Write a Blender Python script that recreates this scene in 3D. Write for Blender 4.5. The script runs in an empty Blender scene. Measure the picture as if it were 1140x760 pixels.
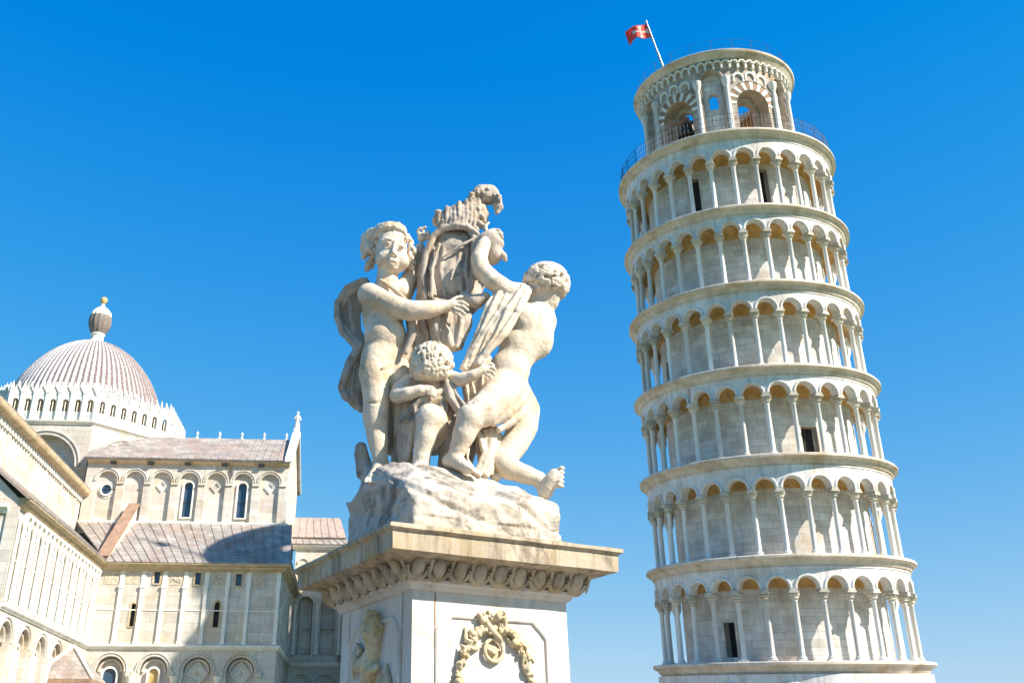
import bpy, bmesh, math, random
import numpy as np
from mathutils import Vector, Matrix
random.seed(7)
R_ = math.radians
PI = math.pi
scene = bpy.context.scene
C = scene.collection

# ------------------------------------------------------------------ camera, sky, sun, exposure
EYE = 1.6
FPX, PITCH, CX, CY = 1085.0, R_(27.5), 493.0, 302.0
cam_d = bpy.data.cameras.new("camera")
cam = bpy.data.objects.new("camera", cam_d)
C.objects.link(cam)
cam.location = (0, 0, EYE)
cam.rotation_euler = (R_(90) + PITCH, 0, 0)
cam_d.sensor_width = 36.0
cam_d.lens = FPX / 1140.0 * 36.0
cam_d.shift_x = (570.0 - CX) / 1140.0
cam_d.shift_y = (CY - 380.0) / 1140.0
cam_d.clip_end = 5000
scene.camera = cam

SUN_AZ, SUN_EL = 120.0, 38.0          # clockwise from the view direction, above the horizon
world = bpy.data.worlds.new("World")
scene.world = world
world.use_nodes = True
wn = world.node_tree
for n in list(wn.nodes):
    wn.nodes.remove(n)
w_out = wn.nodes.new("ShaderNodeOutputWorld")
w_bg = wn.nodes.new("ShaderNodeBackground")
w_sky = wn.nodes.new("ShaderNodeTexSky")
w_sky.sky_type = 'NISHITA'
w_sky.sun_disc = False
w_sky.sun_elevation = R_(SUN_EL)
w_sky.sun_rotation = R_(SUN_AZ)
w_sky.altitude = 0
w_sky.air_density = 1.0
w_sky.dust_density = 0.0
w_sky.ozone_density = 3.0
w_hs = wn.nodes.new("ShaderNodeHueSaturation")
w_hs.inputs['Hue'].default_value = 0.498
w_hs.inputs['Saturation'].default_value = 1.41
w_hs.inputs['Value'].default_value = 1.0
wn.links.new(w_sky.outputs[0], w_hs.inputs['Color'])
# a soft shoulder on the sky's own colour, so that the horizon does not burn out
SKY_GAIN = 0.235
SHOULDER_K, SHOULDER_M = (1.38, 1.52, 5.0), (1.75, 1.45, 5.0)
def w_vec(op, a, b):
    n = wn.nodes.new("ShaderNodeVectorMath"); n.operation = op
    for i, q in enumerate((a, b)):
        if isinstance(q, tuple): n.inputs[i].default_value = q
        else: wn.links.new(q, n.inputs[i])
    return n.outputs[0]
w_s = w_vec('MULTIPLY', w_hs.outputs[0], (SKY_GAIN,) * 3)
w_d = w_vec('ADD', w_vec('MULTIPLY', w_s, SHOULDER_M), (1.0, 1.0, 1.0))
EXPO = 1.0
w_c = w_vec('MULTIPLY', w_vec('DIVIDE', w_vec('MULTIPLY', w_s, SHOULDER_K), w_d), (1 / (0.15 * 2 ** EXPO),) * 3)
wn.links.new(w_c, w_bg.inputs[0])
w_bg.inputs[1].default_value = 0.15
wn.links.new(w_bg.outputs[0], w_out.inputs[0])

sun_d = bpy.data.lights.new("sun", 'SUN')
sun_d.energy = 4.8
sun_d.angle = R_(0.5)
sun_d.color = (1.0, 0.92, 0.80)
sun = bpy.data.objects.new("sun", sun_d)
C.objects.link(sun)
sdir = Vector((math.sin(R_(SUN_AZ)) * math.cos(R_(SUN_EL)), math.cos(R_(SUN_AZ)) * math.cos(R_(SUN_EL)), math.sin(R_(SUN_EL))))
sun.rotation_euler = sdir.to_track_quat('Z', 'Y').to_euler()
sun.location = (40, -20, 60)

scene.view_settings.view_transform = 'Standard'
scene.view_settings.look = 'None'
scene.view_settings.exposure = EXPO
scene.view_settings.gamma = 1.0

# ------------------------------------------------------------------ helpers
def at(px, py, Y):
    """the point at depth Y that stands at this spot of the photograph"""
    u = (px - CX) / FPX; v = (CY - py) / FPX
    c, s = math.cos(PITCH), math.sin(PITCH)
    dy = c - v * s; dz = s + v * c
    return Vector((u / dy * Y, Y, dz / dy * Y + EYE))

class MB:
    def __init__(self):
        self.v = []; self.f = []; self.smooth = []
    def quad(self, idx, sm=False):
        self.f.append(tuple(idx)); self.smooth.append(sm)
    def add(self, pts):
        b = len(self.v); self.v.extend([tuple(p) for p in pts]); return b
    def box(self, m, u0, u1, z0, z1, d0, d1, n=1):
        us = [u0 + (u1 - u0) * i / n for i in range(n + 1)]
        self.solid(m, us, [z0] * (n + 1), [z1] * (n + 1), d0, d1)
    def solid(self, m, us, los, his, d0, d1):
        """a slab running along u between the curves lo and hi, from depth d0 (front) to d1 (back)"""
        b = len(self.v)
        for u, lo, hi in zip(us, los, his):
            self.v += [tuple(m(u, lo, d0)), tuple(m(u, hi, d0)), tuple(m(u, hi, d1)), tuple(m(u, lo, d1))]
        n = len(us)
        for i in range(n - 1):
            a = b + 4 * i; c = a + 4
            for j in range(4):
                k = (j + 1) % 4
                self.quad((a + j, a + k, c + k, c + j))
        self.quad((b, b + 3, b + 2, b + 1))
        e = b + 4 * (n - 1)
        self.quad((e, e + 1, e + 2, e + 3))
    def ring(self, m, uc, zc, r0, r1, d0, d1, ks=1.0, a0=0.0, a1=PI, n=14, pointed=0.0, cham=0.0):
        """an arch moulding"""
        b = len(self.v)
        for i in range(n + 1):
            a = a0 + (a1 - a0) * i / n
            ca, sa = math.cos(a), math.sin(a)
            pt = pointed * max(0, 1 - abs(ca) * 1.6)
            for (r, d) in ((r0, d0 + cham), (r0 + cham, d0), (r1 - cham, d0), (r1, d0 + cham), (r1, d1), (r0, d1)) if cham else ((r0, d0), (r1, d0), (r1, d1), (r0, d1)):
                self.v.append(tuple(m(uc + ks * r * ca, zc + r * sa + pt, d)))
        w = 6 if cham else 4
        for i in range(n):
            a = b + w * i; c = a + w
            for j in range(w):
                k = (j + 1) % w
                self.quad((a + j, a + k, c + k, c + j), bool(cham))
        self.quad([b + j for j in range(w)][::-1]); e = b + w * n
        self.quad([e + j for j in range(w)])
    def arch_wall(self, m, uc, hw, zs, ztop, half, d0, d1, ks=1.0, n=12, zlow=None):
        """one bay of wall over an arched opening: opening half width hw springing at zs, bay half width half;
        zlow: the piers reach down to it"""
        us = [uc - half * ks] ; lo = [zs if zlow is None else zlow]
        if zlow is not None and half > hw:
            self.box(m, uc - half * ks, uc - hw * ks, zlow, zs, d0, d1)
            self.box(m, uc + hw * ks, uc + half * ks, zlow, zs, d0, d1)
        us = [uc - half * ks]; lo = [zs]
        for i in range(n + 1):
            a = PI - PI * i / n
            us.append(uc + ks * hw * math.cos(a)); lo.append(zs + hw * math.sin(a))
        us.append(uc + half * ks); lo.append(zs)
        if half <= hw + 1e-6:
            us = us[1:-1]; lo = lo[1:-1]
        self.solid(m, us, lo, [ztop] * len(us), d0, d1)
    def wall(self, m, u0, u1, z0, z1, ops, d0, d1, ks=1.0, nseg=0.0):
        """wall with openings (uc, half width, z bottom, z spring, arched)"""
        def span(a, b_):
            if b_ - a < 1e-5: return
            n = max(1, int(math.ceil((b_ - a) / nseg))) if nseg else 1
            self.box(m, a, b_, z0, z1, d0, d1, n)
        cur = u0
        for (uc, hw, zb, zs, arched) in sorted(ops):
            span(cur, uc - hw * ks)
            n = 10 if arched else (4 if nseg else 1)
            us = [uc - ks * hw * math.cos(PI * i / n) for i in range(n + 1)] if arched else [uc - hw * ks + 2 * hw * ks * i / n for i in range(n + 1)]
            top = [zs + (hw * math.sin(PI * i / n) if arched else 0) for i in range(n + 1)]
            if zb > z0: self.solid(m, us, [z0] * (n + 1), [zb] * (n + 1), d0, d1)
            self.solid(m, us, top, [z1] * (n + 1), d0, d1)
            cur = uc + hw * ks
        span(cur, u1)
    def lathe(self, prof, n=24, c=(0, 0, 0), a0=0.0, a1=2 * PI, smooth=True, flute=None, close=False):
        full = abs(a1 - a0 - 2 * PI) < 1e-6
        cols = n if full else n + 1
        b = len(self.v)
        for i in range(cols):
            a = a0 + (a1 - a0) * i / n
            for (r, z) in prof:
                rr = r * (flute(a, z) if flute else 1.0)
                self.v.append((c[0] + rr * math.cos(a), c[1] + rr * math.sin(a), c[2] + z))
        k = len(prof)
        for i in range(n):
            i2 = (i + 1) % cols
            for j in range(k if close else k - 1):
                j2 = (j + 1) % k
                self.quad((b + i * k + j, b + i2 * k + j, b + i2 * k + j2, b + i * k + j2), smooth)
    def tube(self, pts, rad, n=8, smooth=True):
        pts = [Vector(p) for p in pts]
        if not isinstance(rad, (list, tuple)): rad = [rad] * len(pts)
        b = len(self.v); ref = Vector((0.13, 0.31, 0.94)).normalized()
        for i, p in enumerate(pts):
            t = (pts[min(i + 1, len(pts) - 1)] - pts[max(i - 1, 0)]).normalized()
            if abs(t.dot(ref)) > 0.95: rf = Vector((1, 0, 0))
            else: rf = ref
            a = t.cross(rf).normalized(); c = t.cross(a)
            for k in range(n):
                th = 2 * PI * k / n
                self.v.append(tuple(p + (a * math.cos(th) + c * math.sin(th)) * rad[i]))
        for i in range(len(pts) - 1):
            for k in range(n):
                k2 = (k + 1) % n
                self.quad((b + i * n + k, b + i * n + k2, b + (i + 1) * n + k2, b + (i + 1) * n + k), smooth)
        self.quad([b + k for k in range(n)][::-1]); e = b + (len(pts) - 1) * n
        self.quad([e + k for k in range(n)])
    def abox(self, lo, hi):
        self.box(lambda u, z, d: (u, d, z), lo[0], hi[0], lo[2], hi[2], lo[1], hi[1])
    def poly(self, pts, th=0.0, nrm=None):
        """a flat slab with outline pts, th thick against its normal"""
        pts = [Vector(p) for p in pts]
        n = (pts[1] - pts[0]).cross(pts[2] - pts[0]).normalized() if nrm is None else Vector(nrm)
        b = self.add(pts); k = len(pts)
        self.quad(list(range(b, b + k)))
        if th:
            b2 = self.add([p - n * th for p in pts])
            self.quad(list(range(b2, b2 + k))[::-1])
            for i in range(k):
                j = (i + 1) % k
                self.quad((b + i, b2 + i, b2 + j, b + j))
    def blob(self, c, r, seed=0, amp=0.2, sub=2, flat=None):
        """a knobbly lump"""
        rnd = random.Random(seed)
        bm = bmesh.new(); bmesh.ops.create_icosphere(bm, subdivisions=sub, radius=1.0)
        b = len(self.v)
        dirs = [(Vector((rnd.uniform(-1, 1), rnd.uniform(-1, 1), rnd.uniform(-1, 1))).normalized(), rnd.uniform(-1, 1)) for _ in range(9)]
        for v in bm.verts:
            d = v.co.normalized(); k = 1.0
            for (q, w) in dirs: k += amp * w * max(0, d.dot(q)) ** 4
            self.v.append((c[0] + d.x * r[0] * k, c[1] + d.y * r[1] * k, c[2] + d.z * r[2] * k))
        for f in bm.faces: self.quad([b + v.index for v in f.verts], True)
        bm.free()
    def build(self, name, mat, parent=None, loc=None, rot=None, angle=None):
        me = bpy.data.meshes.new(name)
        me.from_pydata(self.v, [], self.f)
        me.polygons.foreach_set("use_smooth", self.smooth)
        bm = bmesh.new(); bm.from_mesh(me)
        bmesh.ops.remove_doubles(bm, verts=bm.verts, dist=1e-5)
        bmesh.ops.recalc_face_normals(bm, faces=bm.faces)
        bm.to_mesh(me); bm.free()
        me.set_sharp_from_angle(angle=R_(40 if angle is None else angle))
        me.materials.append(mat)
        o = bpy.data.objects.new(name, me)
        C.objects.link(o)
        if parent is not None: o.parent = parent
        if loc is not None: o.location = loc
        if rot is not None: o.rotation_euler = rot
        return o

def tag(o, label=None, cat=None, group=None, kind=None):
    if label: o["label"] = label
    if cat: o["category"] = cat
    if group: o["group"] = group
    if kind: o["kind"] = kind
    return o

def empty(name, loc, rot=(0, 0, 0)):
    o = bpy.data.objects.new(name, None)
    o.empty_display_size = 0.3
    C.objects.link(o); o.location = loc; o.rotation_euler = rot
    return o

def link_copy(src, parent, loc=None, rot=None, name=None):
    o = src.copy(); C.objects.link(o); o.parent = parent
    if loc is not None: o.location = loc
    if rot is not None: o.rotation_euler = rot
    return o

def copy_part(src, parent, loc=None, rot=None):
    o = link_copy(src, parent, loc, rot)
    for ch in list(src.children):
        link_copy(ch, o)
    return o

# ------------------------------------------------------------------ materials
def stone(name, base, vary=0.12, scale=1.0, stain=None, stain_amt=0.0, stain_scale=0.6, streak=0.0, streak_col=(0.16, 0.15, 0.14),
          grime=0.0, grime_col=(0.07, 0.065, 0.06), courses=None, bump=0.3, rough=0.78, bscale=None, cyl=None, stain2=None, each=0.0, glo=0.57, slo=0.50):
    """weathered stone: cloudy base, coloured stains, rain streaks, dark crust, block courses"""
    m = bpy.data.materials.new(name); m.use_nodes = True
    nt = m.node_tree; N = nt.nodes; L = nt.links
    bs = N["Principled BSDF"]
    bs.inputs['Roughness'].default_value = rough
    tc = N.new("ShaderNodeTexCoord")
    vec = tc.outputs['Object']
    def noise(sc, detail=6, rgh=0.6, v=None, dist=0.0):
        n = N.new("ShaderNodeTexNoise"); n.inputs['Scale'].default_value = sc
        n.inputs['Detail'].default_value = detail; n.inputs['Roughness'].default_value = rgh
        n.inputs['Distortion'].default_value = dist
        L.new(v if v is not None else vec, n.inputs['Vector']); return n
    def ramp(src, p0, p1, inv=False):
        r = N.new("ShaderNodeMapRange"); r.inputs['From Min'].default_value = p0; r.inputs['From Max'].default_value = p1
        r.inputs['To Min'].default_value = 1.0 if inv else 0.0; r.inputs['To Max'].default_value = 0.0 if inv else 1.0
        L.new(src, r.inputs['Value']); return r.outputs['Result']
    def mix(fac, a, b, mode='MIX', amt=1.0):
        x = N.new("ShaderNodeMix"); x.data_type = 'RGBA'; x.blend_type = mode
        if amt != 1.0:
            mu = N.new("ShaderNodeMath"); mu.operation = 'MULTIPLY'; mu.inputs[1].default_value = amt
            L.new(fac, mu.inputs[0]); fac = mu.outputs[0]
        L.new(fac, x.inputs['Factor'])
        if isinstance(a, tuple): x.inputs['A'].default_value = (*a, 1)
        else: L.new(a, x.inputs['A'])
        if isinstance(b, tuple): x.inputs['B'].default_value = (*b, 1)
        else: L.new(b, x.inputs['B'])
        return x.outputs['Result']
    base = tuple(min(0.84, c * 1.04) for c in base)
    lo = tuple(c * (1 - vary * 1.2) for c in base); hi = tuple(min(0.85, c * (1 + vary * 0.6)) for c in base)
    n1 = noise(1.3 * scale, 8, 0.65)
    col = mix(ramp(n1.outputs['Fac'], 0.32, 0.68), lo, hi)
    height = n1.outputs['Fac']
    if courses:
        bw, bh, tint, joint = courses
        sep = N.new("ShaderNodeSeparateXYZ"); L.new(vec, sep.inputs[0])
        if cyl:
            at2 = N.new("ShaderNodeMath"); at2.operation = 'ARCTAN2'
            L.new(sep.outputs['Y'], at2.inputs[0]); L.new(sep.outputs['X'], at2.inputs[1])
            mu = N.new("ShaderNodeMath"); mu.operation = 'MULTIPLY'; mu.inputs[1].default_value = cyl
            L.new(at2.outputs[0], mu.inputs[0]); uo = mu.outputs[0]
        else:
            ad = N.new("ShaderNodeMath"); ad.operation = 'ADD'
            L.new(sep.outputs['X'], ad.inputs[0]); L.new(sep.outputs['Y'], ad.inputs[1]); uo = ad.outputs[0]
        cb = N.new("ShaderNodeCombineXYZ"); L.new(uo, cb.inputs['X']); L.new(sep.outputs['Z'], cb.inputs['Y'])
        br = N.new("ShaderNodeTexBrick"); L.new(cb.outputs[0], br.inputs['Vector'])
        br.inputs['Scale'].default_value = 1.0; br.inputs['Brick Width'].default_value = bw; br.inputs['Row Height'].default_value = bh
        br.inputs['Mortar Size'].default_value = 0.012; br.inputs['Mortar Smooth'].default_value = 0.3
        br.inputs['Color1'].default_value = (1, 1, 1, 1); br.inputs['Color2'].default_value = (*tint, 1)
        br.inputs['Mortar'].default_value = (joint, joint, joint * 0.95, 1)
        one = N.new("ShaderNodeValue"); one.outputs[0].default_value = 1.0
        col = mix(one.outputs[0], col, br.outputs['Color'], 'MULTIPLY')
    if stain:
        n2 = noise(stain_scale, 7, 0.62, dist=0.4)
        col = mix(ramp(n2.outputs['Fac'], 0.50, 0.68), col, stain, 'MIX', stain_amt)
    if stain2:
        n5 = noise(stain_scale * 2.3 + 0.17, 7, 0.7)
        col = mix(ramp(n5.outputs['Fac'], 0.55, 0.70), col, stain2, 'MIX', stain_amt * 0.8)
    if streak:
        mp = N.new("ShaderNodeMapping"); mp.inputs['Scale'].default_value = (3.2 * scale, 3.2 * scale, 0.28 * scale)
        L.new(vec, mp.inputs['Vector'])
        n3 = noise(1.6, 6, 0.7, v=mp.outputs[0])
        col = mix(ramp(n3.outputs['Fac'], slo, slo + 0.2), col, streak_col, 'MIX', streak)
    if grime:
        n4 = noise(2.6 * scale, 9, 0.72, dist=0.6)
        col = mix(ramp(n4.outputs['Fac'], glo, glo + 0.11), col, grime_col, 'MIX', grime)
    if each:                                   # every copy its own tone
        oi = N.new("ShaderNodeObjectInfo")
        rc_ = N.new("ShaderNodeMix"); rc_.data_type = 'RGBA'; L.new(oi.outputs['Random'], rc_.inputs['Factor'])
        rc_.inputs['A'].default_value = (1 - each, 1 - each * 1.05, 1 - each * 1.15, 1); rc_.inputs['B'].default_value = (1.06, 1.05, 1.04, 1)
        on = N.new("ShaderNodeValue"); on.outputs[0].default_value = 1.0
        col = mix(on.outputs[0], col, rc_.outputs['Result'], 'MULTIPLY')
    L.new(col, bs.inputs['Base Color'])
    bsn = noise((bscale or 9 * scale), 8, 0.7)
    bp = N.new("ShaderNodeBump"); bp.inputs['Strength'].default_value = bump; bp.inputs['Distance'].default_value = 0.03 / scale
    L.new(bsn.outputs['Fac'], bp.inputs['Height'])
    L.new(bp.outputs[0], bs.inputs['Normal'])
    bs.inputs['Specular IOR Level'].default_value = 0.25
    return m

def plain(name, col, rough=0.6, metal=0.0, vary=0.2, scale=5.0, spec=0.5):
    m = bpy.data.materials.new(name); m.use_nodes = True
    nt = m.node_tree; bs = nt.nodes["Principled BSDF"]
    n = nt.nodes.new("ShaderNodeTexNoise"); n.inputs['Scale'].default_value = scale; n.inputs['Detail'].default_value = 6
    tc = nt.nodes.new("ShaderNodeTexCoord"); nt.links.new(tc.outputs['Object'], n.inputs['Vector'])
    x = nt.nodes.new("ShaderNodeMix"); x.data_type = 'RGBA'
    x.inputs['A'].default_value = (*[c * (1 - vary) for c in col], 1); x.inputs['B'].default_value = (*[min(1, c * (1 + vary)) for c in col], 1)
    nt.links.new(n.outputs['Fac'], x.inputs['Factor']); nt.links.new(x.outputs['Result'], bs.inputs['Base Color'])
    bs.inputs['Roughness'].default_value = rough; bs.inputs['Metallic'].default_value = metal
    bs.inputs['Specular IOR Level'].default_value = spec
    return m

OCHRE = (0.50, 0.32, 0.12)
M = {}
M['tower_wall'] = stone('tower_wall', (0.79, 0.705, 0.66), 0.25, 0.7, stain=(0.50, 0.38, 0.22), stain_amt=0.5, streak=0.4, streak_col=(0.30, 0.28, 0.27), courses=(1.2, 0.40, (0.78, 0.77, 0.76), 0.55), cyl=6.0, bump=0.45, grime=0.2)
M['tower_arcade'] = stone('tower_arcade', (0.82, 0.745, 0.71), 0.2, 0.8, stain=(0.52, 0.38, 0.2), stain_amt=0.5, streak=0.5, streak_col=(0.25, 0.235, 0.22), grime=0.3, bump=0.4)
M['tower_cornice'] = stone('tower_cornice', (0.71, 0.605, 0.50), 0.18, 0.8, stain=(0.40, 0.28, 0.14), stain_amt=0.75, streak=0.25, grime=0.3, bump=0.4)
M['tower_vault'] = stone('tower_vault', (0.58, 0.37, 0.15), 0.3, 1.0, stain=(0.36, 0.17, 0.04), stain_amt=0.8, stain_scale=1.2, grime=0.3, bump=0.5)  # ochre staining, with the warm bounce light of the galleries put into the colour
M['tower_column'] = stone('tower_column', (0.86, 0.80, 0.76), 0.1, 0.9, stain=(0.58, 0.44, 0.25), stain_amt=0.5, streak=0.3, streak_col=(0.3, 0.28, 0.26), bump=0.25, each=0.28)
M['tower_capital'] = stone('tower_capital', (0.70, 0.65, 0.56), 0.2, 3.0, stain=(0.40, 0.28, 0.14), stain_amt=0.6, grime=0.35, bump=0.8, each=0.3)
M['belfry'] = stone('belfry', (0.58, 0.495, 0.43), 0.25, 1.0, stain=(0.38, 0.26, 0.13), stain_amt=0.6, streak=0.35, grime=0.35, courses=(0.9, 0.35, (0.72, 0.68, 0.6), 0.55), cyl=5.0, bump=0.5)
M['church'] = stone('church', (0.66, 0.62, 0.55), 0.16, 0.6, stain=(0.56, 0.42, 0.25), stain_amt=0.65, stain_scale=0.5, streak=0.5, streak_col=(0.34, 0.29, 0.24), courses=(2.1, 0.62, (0.82, 0.79, 0.77), 0.5), bump=0.3, grime=0.25)
M['church_panel'] = stone('church_panel', (0.70, 0.65, 0.58), 0.16, 0.6, stain=(0.62, 0.46, 0.26), stain_amt=0.45, stain_scale=0.4, streak=0.2, courses=(2.3, 0.55, (0.74, 0.69, 0.68), 0.62), bump=0.2)
M['church_trim'] = stone('church_trim', (0.80, 0.77, 0.70), 0.1, 1.2, stain=(0.62, 0.45, 0.24), stain_amt=0.45, stain_scale=0.7, streak=0.2, grime=0.08, bump=0.3)
M['church_eave'] = stone('church_eave', (0.58, 0.45, 0.29), 0.25, 1.2, stain=(0.38, 0.27, 0.12), stain_amt=0.7, stain_scale=0.9, grime=0.3, bump=0.5)
M['roof_slab'] = stone('roof_slab', (0.41, 0.375, 0.34), 0.3, 0.6, stain=(0.34, 0.20, 0.14), stain_amt=0.5, stain_scale=0.35, grime=0.5, streak=0.3, courses=(0.5, 0.30, (0.78, 0.72, 0.70), 0.42), bump=0.8)
M['roof_tile'] = stone('roof_tile', (0.40, 0.33, 0.29), 0.35, 1.0, stain=(0.34, 0.18, 0.13), stain_amt=0.7, stain_scale=1.3, grime=0.3, bump=0.8)
M['brown'] = stone('brown', (0.34, 0.22, 0.15), 0.3, 1.5, grime=0.3, bump=0.6)
M['mosaic'] = stone('mosaic', (0.60, 0.52, 0.40), 0.3, 4.0, stain=(0.30, 0.24, 0.18), stain_amt=0.8, stain_scale=5.0, grime=0.4, bump=0.8)
M['glass'] = plain('glass', (0.035, 0.07, 0.12), 0.12, vary=0.5, scale=1.0, spec=0.7)
M['dark'] = plain('dark', (0.02, 0.018, 0.016), 0.7, vary=0.4)
M['ochre'] = stone('ochre', (0.62, 0.42, 0.18), 0.3, 2.0, grime=0.2, bump=0.5)
M['iron'] = plain('iron', (0.06, 0.06, 0.065), 0.5, 0.6)
M['steel'] = plain('steel', (0.45, 0.46, 0.48), 0.35, 0.7, vary=0.1)
M['bronze'] = plain('bronze', (0.05, 0.045, 0.035), 0.5, 0.7)
M['lawn'] = stone('lawn', (0.07, 0.13, 0.03), 0.35, 0.5, stain=(0.12, 0.14, 0.05), stain_amt=0.5, bump=0.8, rough=0.9)
M['paving'] = stone('paving', (0.42, 0.39, 0.35), 0.15, 0.8, streak=0.0, courses=(0.9, 0.6, (0.85, 0.83, 0.8), 0.5), bump=0.3)

# ------------------------------------------------------------------ ground (below the picture, but it throws its light upwards)
g = MB(); g.poly([(-1500, -1500, 0), (1500, -1500, 0), (1500, 1500, 0), (-1500, 1500, 0)])
tag(g.build('lawn', M['lawn']), 'wide green lawn of the square around church and tower', kind='structure')
g = MB(); g.poly([(-60, -14, 0.004), (60, -14, 0.004), (60, 11, 0.004), (-60, 11, 0.004)])
tag(g.build('pavement', M['paving']), 'pale stone pavement round the foot of the fountain pedestal', kind='structure')
g = MB(); g.poly([(-24, 11.0, 0.006), (-14, 11.0, 0.006), (-10, 72, 0.006), (-24, 72, 0.006)])
tag(g.build('path', M['paving']), 'pale stone path along the flank of the church', kind='structure')
g = MB(); n = 48
g.poly([(18 + 24 * math.cos(2 * PI * k / n), 58 + 24 * math.sin(2 * PI * k / n), 0.010) for k in range(n)])
tag(g.build('pavement', M['paving']), 'round pale stone pavement about the foot of the leaning tower', kind='structure')

# ------------------------------------------------------------------ sculptor: rounded forms blended into one carved skin
_rs = np.random.RandomState(11)
_NG = _rs.rand(32, 32, 32).astype(np.float32)
def vnoise(x, y, z):
    xi = np.floor(x).astype(np.int32); yi = np.floor(y).astype(np.int32); zi = np.floor(z).astype(np.int32)
    fx = x - xi; fy = y - yi; fz = z - zi
    fx = fx * fx * (3 - 2 * fx); fy = fy * fy * (3 - 2 * fy); fz = fz * fz * (3 - 2 * fz)
    r = 0
    for a in (0, 1):
        for b in (0, 1):
            for c in (0, 1):
                w = (fx if a else 1 - fx) * (fy if b else 1 - fy) * (fz if c else 1 - fz)
                r = r + w * _NG[(xi + a) & 31, (yi + b) & 31, (zi + c) & 31]
    return r - 0.5

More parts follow.
